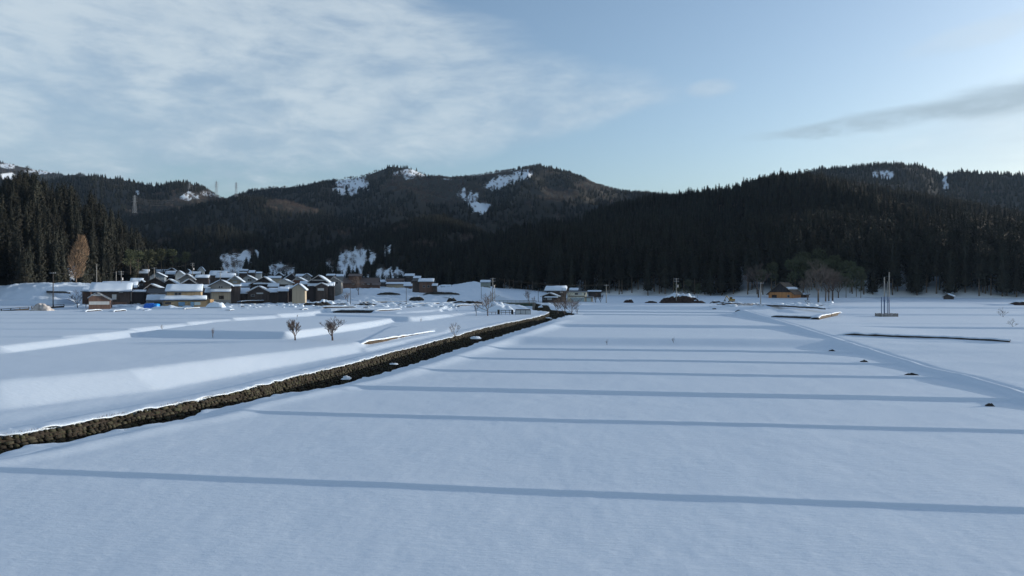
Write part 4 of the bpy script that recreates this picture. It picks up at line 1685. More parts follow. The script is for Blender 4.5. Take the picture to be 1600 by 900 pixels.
house('snow roofed barn with a red gable end right behind the dark warehouse', 160, 212, 236, 449, 440.6, 'x', 12, 'red', 'tile', 'FB', st=.6, name='barn', cat='barn', oh=.7)
house('low barn with an open dark front and pale posts right of the warehouse', 206, 226, 222, 455.5, 453.5, 'x', 6, 'black', 'greyroof', 'FB', st=.3,
      panels=[('post', 204.3, 205.1, 455, 470, M_LIGHTBAND)], name='barn', cat='barn')
# --- tan building in the middle of the left
h, _ = house('tan two storey building with a broad snow roof and a snowy skirt roof', 261, 314, 202, 454.2, 446, 'x', 8.5, 'tan', 'tile', 'FB', st=.8,
             wins=[(273, 277.5, 457.3, 461), (278.5, 283, 457.3, 461)], skirts=[(251, 324, 463.5, 468.6, 1)], oh=.6,
             panels=[('painted_eaves_shadow', 260, 315, 462, 463.4, WOODS['black'])])  # black strip paints the eaves shadow onto the wall
wo = wing(h, 253.5, 322, 201.0, 468.8, 465.5, 1.3, 'tan', '')
o = tuple(h.location)
for nm, a, b, c_, d, mt in (('window', 276.5, 286.5, 472, 478, M_BLUE), ('door', 295.5, 300.5, 471.8, 479.5, M_BLUE), ('window', 301.5, 311, 472.2, 476.8, M_SHUTTER), ('window', 255.5, 265, 472, 475, M_GLASS)):
    q = MB(o)
    D = 200.9
    q.box((a - 800) / F * D, (b - 800) / F * D, D, D + .2, ZC + (450 - d) / F * D, ZC + (450 - c_) / F * D)
    q.build(nm, mt, wo)
q = MB(o)
for i in range(7):
    zz = ZC + (450 - 479.5) / F * 200 + i * .32
    q.box((322.5 - 800) / F * 200.6, (328.5 - 800) / F * 200.6, 200.6, 203, zz, zz + .27)
tag(q.build('log_stack', mat('cut_timber', (.28, .19, .10), .9, .5, 2.0)), 'stack of cut timber against the right end of the tan building', 'timber')
h, _ = house('dark grey tiled house with a white window band behind the blue tarpaulin', 233, 262, 222, 457, 450.5, 'x', 9, 'grey', 'tile', '', wins=[(235.5, 247.5, 457.6, 459.9, 1)])
house('small shed with a blue-white snow roof left of the tan building', 230, 256.5, 205, 468.3, 461.6, 'x', 5, 'grey', 'tile', 'FB', st=.45, name='shed', cat='shed',
      panels=[('door', 241, 253, 472.5, 481, WOODS['black'])], oh=.4)
# --- grey two storey gable house
h, _ = house('grey two storey gabled house with twin small windows and a snowy skirt roof', 329, 361, 226, 445.5, 437.3, 'y', 9, 'grey', 'tile', 'LR', st=.3,
             wins=[(341.8, 344.2, 447.3, 450), (345.4, 347.8, 447.3, 450)], skirts=[(329, 361.5, 452, 455.8, 1)],
             panels=[('door', 342, 350, 461.8, 467.5, WOODS['dark']), ('lower_siding', 330.5, 360.5, 456, 468.6, WOODS['beige'])], oh=.9)
wing(h, 362, 376, 226.5, 446.8, 445.2, 4, 'dark', 'F')
# --- low dark house in front
h, _ = house('low dark house with a broad snowy gable facing the fields', 387, 421, 232, 455.5, 446.8, 'y', 10, 'dark', 'tile', 'LR', trim=True, st=.3,
             wins=[(392.5, 397.5, 460, 463), (401, 411, 457.5, 459, 1)], oh=.6)
wing(h, 373, 388, 233, 458.5, 450.2, 6, 'dark', 'F')
wing(h, 421, 437, 233, 456.5, 450.5, 5, 'dark', 'F')
wing(h, 434, 449, 231, 454.8, 448.6, 5, 'black', 'F')
house('small grey lean-to with a snow roof between two low dark houses', 362, 371, 236, 458.2, 452, 'x', 4, 'dark', 'tile', 'FB', name='shed', cat='shed')
# --- beige garage-like shed
house('plain beige shed with a snow slab roof and a sunlit right wall', 456.5, 476.5, 228, 449.8, 443.2, 'y', 8, 'beige', 'greyroof', 'LR', st=.42, oh=.45, name='shed', cat='shed', eaveR=452)
# --- second row
house('old house with a half-timbered white gable left of the village centre', 357, 377, 262, 438, 431, 'y', 11, 'beige', 'tile', 'LR', trim=True, st=.3,
      panels=[('timbered_gable', 361, 373, 433.4, 437, M_LIGHTBAND)], wins=[(364, 370.5, 439.5, 442, 1)], oh=1.0)
house('pale blue-grey walled gabled house behind the half-timbered one', 376.5, 399, 272, 436.6, 430, 'y', 10, 'bluegrey', 'tile', 'R', peak=386, st=.4, wins=[(387, 393, 436, 439)])
h, _ = house('large dark farmhouse with layered gable roofs and a pale window', 392, 428, 248, 443, 432, 'y', 12, 'dark', 'tile', 'R', trim=True, st=.4, peak=412.5,
             wins=[(417.5, 423.5, 446, 449, 1), (401, 409, 440.7, 441.7, 1)], skirts=[(396, 430, 442.8, 444.2, 1)], oh=1.0)
house('house with a pale plaster gable left of the beige shed', 433.5, 455, 258, 441.5, 435.6, 'y', 10, 'plaster', 'tile', 'R', trim=True, st=.4, peak=442.5,
      panels=[('dark_porch', 436, 450, 444.3, 448.5, WOODS['black'])])
house('reddish walled house with a grey gable behind the beige shed', 457.5, 476, 270, 438.2, 432.6, 'y', 10, 'red', 'tile', 'R', trim=True, st=.3, peak=465.5, oh=.9,
      panels=[('pale_gable', 461, 471, 434.7, 437.6, M_LIGHTBAND)])
h, _ = house('big dark two storey farmhouse with a snowy right roof and double gables', 484, 510, 246, 438.5, 430, 'y', 12, 'black', 'tile', 'R', trim=True, st=.45, peak=497.5, oh=1.0,
             skirts=[(481, 520, 443.4, 447, 1)], wins=[(487, 508, 437.2, 438.3, 1)])
wing(h, 483, 521, 244.5, 447.6, 446.8, 2, 'black', '')
q, _ = house('front porch house with a small tiled gable before the big dark farmhouse', 494, 511, 243.5, 445.8, 441.6, 'y', 4, 'dark', 'tile', 'LR', trim=True, st=.25, wins=[(496.5, 506, 450.5, 453.8, 1)])
house('dark grey gabled house between the big farmhouse and the brown hall', 514, 533, 262, 439.5, 432, 'y', 10, 'grey', 'tile', '', trim=True, peak=521, wins=[(524, 528, 440.5, 443.5)])
h, _ = house('long low hall with a brown roof right of the village', 536, 590, 292, 442, 433.5, 'x', 14, 'brown', 'brownroof', '', name='hall', cat='hall', wins=[(565, 569, 442.6, 444.4, 1), (574, 578, 442.6, 444.4, 1), (550, 554, 442.6, 444.4, 1)])
wing(h, 547, 566, 296, 431, 427.3, 6, 'brown', '', roof='brownroof')
wing(h, 580, 591, 288, 445, 440.5, 6, 'brown', '', roof='brownroof')
# --- third row, up the slope
house('grey-blue glazed looking house with a bright snow roof to its right', 234, 257, 300, 431.5, 425.2, 'y', 11, 'bluegrey', 'tile', 'R', peak=243.5, st=.5, wins=[(238, 243, 429, 432, 1)])
house('dark tiled house with a bare broad roof below the glazed house', 226, 256, 250, 441, 433.8, 'y', 11, 'dark', 'tile', '', trim=False, peak=243, oh=1.0)
house('house with a grey trimmed gable and bright snow on the right slope, front left', 226, 252, 238, 450.5, 443.6, 'y', 10, 'dark', 'tile', 'R', trim=True, peak=235.5, st=.4)
house('dark gable house with double pale rake lines near the tan building', 254, 276, 254, 443, 435.8, 'y', 11, 'dark', 'tile', 'R', trim=True, peak=264, st=.45, oh=.9)
house('dark house with stacked rake roofs behind the tan building', 283, 308, 252, 443.2, 435.4, 'y', 10, 'dark', 'tile', 'L', trim=True, peak=296, st=.25, oh=.9)
house('tall gabled dark house with snow edged rakes in the middle of the left cluster', 281, 303, 280, 434.8, 427.6, 'y', 10, 'grey', 'tile', 'LR', trim=True, peak=292.5, st=.25, oh=1.0)
house('white gabled small house with snow on its right roof, back of the left cluster', 274, 287, 318, 428.6, 423, 'y', 9, 'plaster', 'tile', 'R', trim=True, peak=279.5, st=.5)
house('brown walled house with a thick snow roof at the top left of the village', 213, 231, 318, 427, 421.5, 'x', 9, 'dark', 'tile', 'FB', st=.7)
house('long snow roofed house at the very back of the left cluster', 241, 261, 350, 425, 421.5, 'x', 9, 'dark', 'tile', 'FB', st=.6)
house('snow roofed house with dark walls and two snowy tiers', 259, 272.5, 322, 428.6, 424, 'x', 8, 'dark', 'tile', 'FB', st=.6, skirts=[(258, 273, 430.5, 432.4, 0)])
house('house under a wide flat snow roof behind the grey two storey house', 306, 325, 282, 433.8, 430, 'x', 9, 'dark', 'tile', 'FB', st=.6)
house('snow roofed house behind the twin windowed one', 296, 312, 330, 427.8, 424.5, 'x', 9, 'dark', 'tile', 'FB', st=.5)
house('wide white roofed house at the back centre of the village', 328, 353, 330, 430, 423.5, 'x', 12, 'dark', 'tile', 'FB', st=.6)
house('broad snow roofed house left of the half-timbered gable', 338, 366, 300, 433.5, 427.5, 'x', 12, 'black', 'tile', 'FB', st=.6)
house('small far house with two snowy roof tiers below the left snow gully', 374, 386, 380, 423, 421, 'x', 8, 'dark', 'tile', 'FB', st=.5, skirts=[(373, 386, 425.5, 427, 1)])
house('far snow roofed house right of the two tiered one', 387, 397, 392, 426, 422.7, 'x', 8, 'dark', 'tile', 'FB', st=.5)
house('tiny far white house below the left snow gully', 399, 408, 400, 427, 424.8, 'x', 7, 'plaster', 'tile', 'FB', st=.4)
house('low far house with a snow roof behind the large dark farmhouse', 419, 438, 330, 434.4, 431.6, 'x', 8, 'beige', 'tile', 'FB', st=.4)
house('dark steep roofed house beneath the second snow gully', 446, 462, 300, 434, 427.5, 'y', 11, 'black', 'tile', 'L', peak=456, st=.3)
house('small far house with a white roof above the big dark farmhouse', 511, 522, 330, 430.4, 428.2, 'x', 7, 'dark', 'tile', 'FB', st=.35)
house('small grey far house with a snow roof left of the brown hall', 524, 536, 360, 431.5, 428.4, 'x', 7, 'grey', 'tile', 'FB', st=.3)
house('lone small white shed standing at the left wood edge above the village', 310.5, 318.5, 400, 421.5, 416.8, 'y', 6, 'plaster', 'tile', 'LR', st=.4, name='shed', cat='shed')
house('far low house under snow between the hall and the brown block', 604, 630, 330, 438, 435, 'x', 8, 'brown', 'brownroof', '')
house('long low beige shed with a flat dark roof left of the brown block', 604, 640, 305, 443.5, 440.8, 'x', 8, 'beige', 'brownroof', 'F', st=.2, name='shed', cat='shed')
house('upper house with a snow roof behind the brown block', 633, 646, 335, 431, 427.9, 'x', 8, 'dark', 'tile', 'FB', st=.45, wins=[(635, 639, 431.6, 433.2)])
house('small snow roofed house right behind the brown block', 647, 656, 325, 434.4, 431.5, 'x', 7, 'dark', 'tile', 'FB', st=.4)
h, _ = house('plain brown block building with a flat snowy roof, right end of the village', 655, 676, 268, 439.5, 435.4, 'x', 8, 'brown', 'greyroof', 'FB', st=.4, wins=[(661, 664, 446, 449), (668, 671, 446, 449)], name='building', cat='building')
wing(h, 644.5, 655, 268.5, 438.5, 436, 6, 'dark', '')
house('tiny snow roofed shed beside the brown block building', 676.5, 682, 266, 446, 443.3, 'x', 4, 'dark', 'tile', 'FB', st=.3, name='shed', cat='shed')
house('grey-green tower-like shed with a snowy roof above the white field', 751, 765.5, 292, 440.6, 438.0, 'x', 4, 'greenish', 'greyroof', 'FB', st=.35, name='shed', cat='shed', oh=.35,
      wins=[(760, 763, 441.3, 442.3), (755.5, 759, 447, 447.8), (760, 763.5, 447, 447.8)])
# --- smaller roofs filling the gaps
for lb, a, b_, D, pe, pr, rg, wl, sn_ in (
        ('low snowy roof squeezed between the warehouse and the open barn', 203, 215, 246, 447.5, 444, 'x', 'dark', 'FB'),
        ('small dark gable peeping out above the open barn', 214, 229, 262, 443, 438.5, 'y', 'black', 'LR'),
        ('low snow roof tucked behind the red gabled barn', 205, 222, 268, 438.5, 435, 'x', 'dark', 'FB'),
        ('narrow snow roof directly right of the tan building upper floor', 317, 329, 240, 449.5, 445.5, 'x', 'black', 'FB'),
        ('dark lean roofed hut left of the grey gabled house', 322, 331, 228, 456, 451, 'x', 'dark', 'FB'),
        ('snow roof wedge between the grey gabled house and the farmhouse', 377, 391, 250, 447, 442.5, 'x', 'dark', 'FB'),
        ('bright snow roof behind the low dark house', 420, 434, 246, 447.5, 443.6, 'x', 'dark', 'FB'),
        ('low snowy shed roof right of the plaster gabled house', 447, 459, 240, 450.5, 447, 'x', 'black', 'FB'),
        ('white roofed house between the reddish house and the farmhouse', 470, 487, 262, 443.6, 439.8, 'x', 'dark', 'FB'),
        ('bright square snow roof right of the porch house', 511, 521, 250, 446, 441.5, 'x', 'dark', 'FB'),
        ('small far gable under the second snow gully, left part', 431, 441, 340, 429.5, 426, 'y', 'black', 'LR'),
        ('far white roofed house under the second snow gully', 463, 475, 345, 431.5, 428.5, 'x', 'dark', 'FB'),
        ('far dark house with a thin snow roof above the reddish house', 474, 485, 335, 431, 427.4, 'y', 'grey', 'LR'),
        ('far small shed at the foot of the third snow gully', 592, 603, 335, 440.5, 437.5, 'x', 'dark', 'FB'),
        ('snow covered hut just left of the brown block', 632, 643, 285, 446.5, 443.8, 'x', 'brown', 'FB'),
        ('low white roof at the far right of the village', 690, 703, 330, 447.6, 445.4, 'x', 'dark', 'FB'),
        ('dark steep gable at the back left under the bamboo', 262, 274, 352, 422.5, 418.8, 'y', 'black', 'LR'),
        ('small snowy gable beside the far snow roofed house', 288, 298, 345, 424.5, 420.5, 'y', 'dark', 'R')):
    house(lb, a, b_, D, pe, pr, rg, None, wl, 'tile', sn_, st=.4, wins=[(a + (b_ - a) * .3, a + (b_ - a) * .6, pe + 1.2, pe + 2.8)])
# --- pair right of the bridge
h, _ = house('dark two storey house with a thick pillow of snow, right of the bridge', 854, 882, 246, 453.8, 449, 'x', 9, 'dark', 'tile', 'FB', st=.95, oh=.8, wins=[(875, 879.5, 455, 457.5, 1)])
house('dark tiled entrance house with a low gable in front of the snow pillow house', 847, 871.5, 240, 462, 457.2, 'y', 5, 'black', 'tile', 'LR', trim=True, st=.2, oh=.7,
      wins=[(855, 862, 465.3, 468.3, 1), (849, 852, 465, 468)], skirts=[(851, 872, 463.2, 464.8, 1)], peak=859)
h, _ = house('cream modern house with blue-grey garage shutters and a flat roof', 886.5, 915, 248, 455.8, 454.9, 'x', 8, 'cream', 'greyroof', '', oh=.4,
             wins=[(898.2, 903, 458, 460.4), (903.5, 908.5, 458, 460.4, 1), (913.0, 914.6, 457.8, 460.5)],
             panels=[('garage_shutter', 892, 912.5, 464.8, 471.3, M_SHUTTER), ('dark_canopy', 887.5, 913.5, 462.2, 463.4, WOODS['black'])])
wo = wing(h, 915, 926, 247, 463.9, 463.3, 5, 'beige', '', roof='greyroof')
q = MB(tuple(h.location))
q.box((917.5 - 800) / F * 247, (924 - 800) / F * 247, 246.95, 247.2, ZC - (471.3 - 450) / F * 247, ZC - (465.5 - 450) / F * 247)
q.build('shutter', M_SHUTTER, wo)
house('far dark shed with a snow dusted roof behind the cream house', 919, 938, 300, 455.2, 453.6, 'x', 5, 'black', 'brownroof', 'F', st=.12, name='shed', cat='shed')
house('far pale roofed shed at the forest foot behind the cream house', 891, 902, 305, 453.2, 450.4, 'x', 5, 'grey', 'greyroof', 'FB', st=.4, name='shed', cat='shed')
# --- orange timber house
h, _ = house('orange timber house with a steep dark shingled gable at the forest foot', 1200, 1239.5, 262, 457.5, 441.2, 'y', 13, 'orange', 'shingle', 'r', peak=1219, st=.45, oh=.8, turn=14,
             wins=[(1230.5, 1234, 461, 464.5)], panels=[('dark_gable', 1203.5, 1235.5, 454.6, 456.6, WOODS['black']), ('door', 1205.5, 1213.5, 460.7, 467.2, WOODS['black'])])
o = tuple(h.location)
D = 262
X = lambda p: (p - 800) / F * D
Zp = lambda p: ZC + (450 - p) / F * D
q = MB(o)
q.add([(X(1201.5), D - .08, Zp(456.6)), (X(1238), D - .08, Zp(456.6)), (X(1219), D - .08, Zp(442.0)), (X(1201.5), D + .02, Zp(456.6)), (X(1238), D + .02, Zp(456.6)), (X(1219), D + .02, Zp(442.0))],
      [(0, 1, 2), (5, 4, 3), (0, 3, 4, 1), (1, 4, 5, 2), (2, 5, 3, 0)])
q.build('gable_boards', WOODS['black'], h)
for a in (1211.5, 1215.5, 1220, 1225):
    q = MB(o)
    q.box(X(a), X(a + 2), D - .14, D, Zp(453.6), Zp(450.6))
    q.build('gable_window', M_GLASS, h)
house('weathered brown annex with a pale roof edge right of the orange timber house', 1248, 1262, 270, 460, 458.4, 'x', 6, 'brown', 'greyroof', 'F', st=.15, name='annex', cat='annex',
      panels=[('door', 1257, 1259, 461.5, 467, WOODS['black'])])
house('tiny dark hut half buried in snow at the right forest edge', 1474, 1489, 262, 463, 459.6, 'y', 4, 'dark', 'shingle', 'R', st=.5, peak=1480, name='hut', cat='hut')


# ------------------------------------------------------------------ bridge, railings, small structures
def bridge():
    D = 238.0
    x0, x1 = (776 - 800) / F * D, (834 - 800) / F * D
    zt = ZC - (472.8 - 450) / F * D
    root = empty('bridge', (x0, D, zt - 2.5), 'dark green girder bridge carrying a snowy lane over the stream', 'bridge')
    o = tuple(root.location)
    q = MB(o)
    q.box(x0 - 2, x1 + 1, D, D + 4.4, zt - .25, zt)
    q.build('deck', M_CONC, root)
    for y in (D + .1, D + 4.0):
        q = MB(o)
        q.box(x0 + 1, x1, y, y + .18, zt - 1.15, zt - .26)
        q.box(x0 + 1, x1, y - .14, y + .32, zt - 1.22, zt - 1.12)
        q.box(x0 + 1, x1, y - .14, y + .32, zt - .34, zt - .26)
        for i in range(9):
            xx = x0 + 1.2 + i * (x1 - x0 - 1.4) / 8
            q.box(xx, xx + .06, y - .1, y + .02, zt - 1.12, zt - .34)
        q.build('girder', M_GREEN, root)
    q = MB(o)
    q.box(x1 - .4, x1 + 1.6, D - .2, D + 4.6, zt - 4.5, zt - .27)
    q.build('abutment', M_CONC, root)
    q = MB(o)
    q.box(x0 - 2, x0 + 1.2, D - .2, D + 4.6, zt - 4.5, zt - .27)
    q.build('abutment', M_CONC, root)
    for y in (D + .15, D + 4.15):
        ra = MB(o)
        ra.box(x0 - 2, x1 + 1, y - .03, y + .03, zt + .62, zt + .70)
        ra.box(x0 - 2, x1 + 1, y - .02, y + .02, zt + .34, zt + .39)
        rr = ra.build('railing', M_METAL, root)
        ps = MB(o)
        for i in range(12):
            xx = x0 - 1.9 + i * (x1 - x0 + 2.8) / 11
            ps.box(xx - .04, xx + .04, y - .05, y + .05, zt, zt + .74)
        ps.build('railing_posts', M_METAL, rr)
    q = MB(o)
    q.snow((x0 - 2, D + .3, zt + .01), (x1 + 1, D + .3, zt + .01), (x1 + 1, D + 4.1, zt + .01), (x0 - 2, D + 4.1, zt + .01), .22, 20, 4, 5)
    q.build('deck_snow', SNOW, root, smooth=True)


bridge()


def guard_rail(px0, py0, px1, py1, D0, D1, label, snow=True):
    """low parapet with posts and rails"""
    a = np.array([(px0 - 800) / F * D0, D0, ZC - (py0 - 450) / F * D0])
    b = np.array([(px1 - 800) / F * D1, D1, ZC - (py1 - 450) / F * D1])
    L_ = np.linalg.norm(b - a)
    root = empty('guard_rail', tuple(a), label, 'guard rail')
    o = tuple(a)
    n = int(L_ / 2.0)
    d = (b - a) / L_
    for zz, hh in ((.75, .12), (-.05, .5)):
        q = MB(o)
        A, B = a + [0, 0, zz], b + [0, 0, zz]
        q.add([A, B, B + [0, 0, hh], A + [0, 0, hh], A + [0, .14, 0], B + [0, .14, 0], B + [0, .14, hh], A + [0, .14, hh]],
              [(0, 1, 2, 3), (7, 6, 5, 4), (3, 2, 6, 7), (0, 4, 5, 1), (0, 3, 7, 4), (1, 5, 6, 2)])
        q.build('rail' if zz > .5 else 'kerb_beam', M_BLACKWALL, root)
    me = None
    for i in range(n + 1):
        p = d * L_ * i / n
        if me is None:
            q = MB((0, 0, 0))
            q.box(-.07, .07, -.02, .12, .4, .78)
            po = q.build('post', M_BLACKWALL, root)
            me = po.data
        else:
            po = obj('post', me, root)
        po.location = tuple(p)
    return root


guard_rail(-60, 493, 45, 484.2, 172, 186, 'dark guard rail by the snowy road at the left edge')
guard_rail(49, 483.2, 100, 480.2, 187, 193, 'shorter guard rail beyond the dirty snow heap on the left')
# retaining edges in front of the left sheds
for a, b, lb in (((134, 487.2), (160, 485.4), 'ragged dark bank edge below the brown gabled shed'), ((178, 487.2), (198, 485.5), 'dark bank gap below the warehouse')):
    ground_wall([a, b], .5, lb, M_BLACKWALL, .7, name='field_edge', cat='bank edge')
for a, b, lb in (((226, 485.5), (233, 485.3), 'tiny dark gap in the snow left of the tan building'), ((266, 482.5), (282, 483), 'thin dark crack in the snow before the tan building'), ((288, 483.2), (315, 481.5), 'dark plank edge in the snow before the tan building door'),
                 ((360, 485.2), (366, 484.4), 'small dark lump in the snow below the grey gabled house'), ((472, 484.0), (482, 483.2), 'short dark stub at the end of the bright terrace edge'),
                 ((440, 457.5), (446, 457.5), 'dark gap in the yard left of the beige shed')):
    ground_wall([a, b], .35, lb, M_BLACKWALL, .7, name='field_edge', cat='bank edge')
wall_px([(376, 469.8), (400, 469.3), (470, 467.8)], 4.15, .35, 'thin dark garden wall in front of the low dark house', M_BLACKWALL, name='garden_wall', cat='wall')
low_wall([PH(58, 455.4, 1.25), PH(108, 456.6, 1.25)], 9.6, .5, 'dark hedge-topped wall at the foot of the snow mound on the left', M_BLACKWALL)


def pole(px, top, base, D, label, cat='utility pole', group=None, arms=2, name='utility_pole', r=.17, material=None, transformer=False):
    x = (px - 800) / F * D
    zt = ZC + (450 - top) / F * D
    zb = min(g0z(x, D), ZC + (450 - base) / F * D) - .3
    root = empty(name, (x, D, zb), label, cat, group)
    o = tuple(root.location)
    q = MB(o)
    q.tube((x, D, zb), (x, D, zt), r, r * .65, 8)
    q.build('shaft', material or M_POLE, root)
    for k in range(arms):
        q = MB(o)
        z = zt - .35 - k * .8
        q.box(x - .85, x + .85, D - .22, D - .12, z - .05, z + .05)
        ao = q.build('crossarm', M_METAL, root)
        i_ = MB(o)
        for s in (-.75, -.25, .25, .75):
            i_.tube((x + s, D - .17, z + .05), (x + s, D - .17, z + .25), .05, .04, 5)
        i_.build('insulators', M_LIGHTBAND, ao)
    if transformer:
        q = MB(o)
        q.tube((x + .4, D - .1, zt - 3.2), (x + .4, D - .1, zt - 2.3), .28, .28, 8)
        q.build('transformer', M_METAL, root)
    return Vector((x, D - .17, zt - .1))


pl = [
    (83, 425, 478, 196, 'tall utility pole beside the guard rail on the far left', 1, 0),
    (151, 412.5, 445, 230, 'bare pale pole rising behind the warehouse roof', 0, 0),
    (189.5, 423.5, 445, 238, 'utility pole with crossarms standing behind the warehouse', 2, 1),
    (181.5, 424, 440, 244, 'slim grey pole left of the crossarmed pole behind the warehouse', 0, 0),
    (241, 418, 443, 262, 'utility pole among the houses at the left of the village', 1, 0),
    (301, 410.5, 430, 300, 'utility pole with a transformer above the tan building', 2, 1),
    (344, 424, 438, 245, 'utility pole on the ridge line of the grey gabled house', 1, 0),
    (367.5, 417, 428, 320, 'slim far pole above the half-timbered house', 1, 0),
    (346.5, 417.5, 427, 325, 'slim far pole left of the snow gully', 1, 0),
    (547.5, 446, 462, 222, 'thin bare pole in the snow below the brown hall', 0, 0),
    (634.8, 449, 469, 226, 'thin bare pole in the snow below the brown block building', 0, 0),
    (752, 447, 466.5, 250, 'plain pole supporting the lane corner by the tower-like shed', 0, 0),
    (841, 454.5, 471, 246, 'slim pole left of the snow pillow house', 0, 0),
    (947.3, 444.5, 473.5, 236, 'utility pole on the snowfield right of the cream house', 1, 0),
    (1056.7, 434.5, 474.5, 234, 'utility pole in front of the long dark soil heap', 2, 1),
    (1188.5, 441, 481, 214, 'pale utility pole left of the orange timber house', 1, 0),
]
tops = {}
for px, t, b, D, lb, arms, tr in pl:
    thin = 'thin bare' in lb or 'slim pole' in lb or 'plain pole' in lb
    tops[px] = pole(px, t, b, D, lb, 'pole' if not arms else 'utility pole', None, arms, 'utility_pole' if arms else 'pole', .09 if thin else .15, M_BLACKWALL if thin or px == 83 else None, bool(tr))
# bundle of three posts on the small fenced base left of the bridge
for px, t, r_, lb in ((766.5, 455, .13, 'short left post of the three standing left of the bridge'), (769.8, 434, .16, 'tallest middle pole with crossarms left of the bridge'), (773, 450, .10, 'thin right post of the three left of the bridge')):
    tops[px] = pole(px, t, 470, 214 + (px % 3) * .6, lb, 'pole', None, 2 if px == 769.8 else 0, 'pole', r_, M_POLE, px == 769.8)
# cable mast cluster on the right
DM = 168
for px, t, r_, lb in ((1377.3, 464, .10, 'shortest post, coloured in shade blue, in the fenced group on the right field'), (1381.8, 433, .16, 'thick post with painted shade below its pale top, second tallest in the fenced group'),
                          (1386.6, 440, .08, 'thin post with small brackets in the fenced group'), (1389.2, 425, .13, 'tallest slim post of the fenced group on the right field')):
    x = (px - 800) / F * DM
    zt = ZC + (450 - t) / F * DM
    zb = gz(x, DM) - .2
    root = empty('mast', (x, DM, zb), lb, 'mast')
    o = tuple(root.location)
    zm = ZC + (450 - 463.5) / F * DM  # edge of the hill shadow; posts below it take the blue shade colour
    q = MB(o)
    q.tube((x, DM, zb), (x, DM, min(zm, zt)), r_, r_, 8)
    q.build('shade_tinted_tube', M_POLESHADE, root)
    if zt > zm:
        q = MB(o)
        q.tube((x, DM, zm), (x, DM, zt), r_ * 1.05, r_ * .8, 8)
        q.build('upper_tube', M_POLE, root)
    if px in (1386.6, 1389.2):
        q = MB(o)
        for k in range(6):
            zz = zt - 1.2 - k * .8
            q.box(x - .25, x + .25, DM - .05, DM + .05, zz, zz + .07)
        q.build('bracket', M_METAL, root)
    q = MB(o)
    q.tube((x, DM, zm - 1.2), (x, DM, zm - .9), r_ * 1.5, r_ * 1.5, 8)
    q.build('collar', M_POLESHADE, root)
xa, xb = (1371.5 - 800) / F * DM, (1398.5 - 800) / F * DM
zg = gz((xa + xb) / 2, DM - 1) + .0
root = empty('small_fence', (xa, DM - 1.3, zg), 'low grey board fence round the foot of the masts on the right field', 'fence')
o = tuple(root.location)
pm = None
for side in range(4):
    nb = 9 if side % 2 == 0 else 6
    for i in range(nb):
        fx = i / nb
        if side == 0:
            X0, Y0, ww, hh = xa + (xb - xa) * fx, DM - 1.3, (xb - xa) / nb * .8, .06
        elif side == 2:
            X0, Y0, ww, hh = xa + (xb - xa) * fx, DM + 1.3, (xb - xa) / nb * .8, .06
        elif side == 1:
            X0, Y0, ww, hh = xb, DM - 1.3 + 2.6 * fx, .06, .34
        else:
            X0, Y0, ww, hh = xa, DM - 1.3 + 2.6 * fx, .06, .34
        q = MB(o)
        q.box(X0, X0 + ww, Y0, Y0 + hh, zg - .4, zg + .78 - (.12 if i % 3 == 1 else 0))
        q.build('board', mat('weathered_boards', (.22, .21, .20), .85, .2, 2.0), root)
for zz in (.25, .6):
    q = MB(o)
    q.box(xa, xb, DM - 1.24, DM - 1.19, zg + zz, zg + zz + .06)
    q.box(xa, xb, DM + 1.19, DM + 1.24, zg + zz, zg + zz + .06)
    q.build('rail', M_METAL, root)


def wire(a, b, sag, label, r=.025, n=14):
    q = MB(a)
    prev = Vector(a)
    for i in range(1, n + 1):
        f = i / n
        p = Vector(a).lerp(Vector(b), f) - Vector((0, 0, sag * 4 * f * (1 - f)))
        q.tube(prev, p, r, r, 4)
        prev = p
    return tag(q.build('power_line', M_WIRE), label, 'cable')


wire(tops[947.3], tops[1056.7], .9, 'wire between the two poles on the snowfield right of the cream house')
wire(tops[1056.7], tops[1188.5], .9, 'wire running from the soil heap pole to the pole by the orange house')
wire(tops[769.8], tops[947.3], 1.0, 'wire crossing from the bridge poles over the cream house')
wire(tops[189.5], tops[241], .8, 'wire from the warehouse pole into the village')
wire(tops[241], tops[301], .8, 'wire between village poles above the tan building')
wire(tops[83], tops[189.5], .9, 'wire from the far left pole to the warehouse pole')


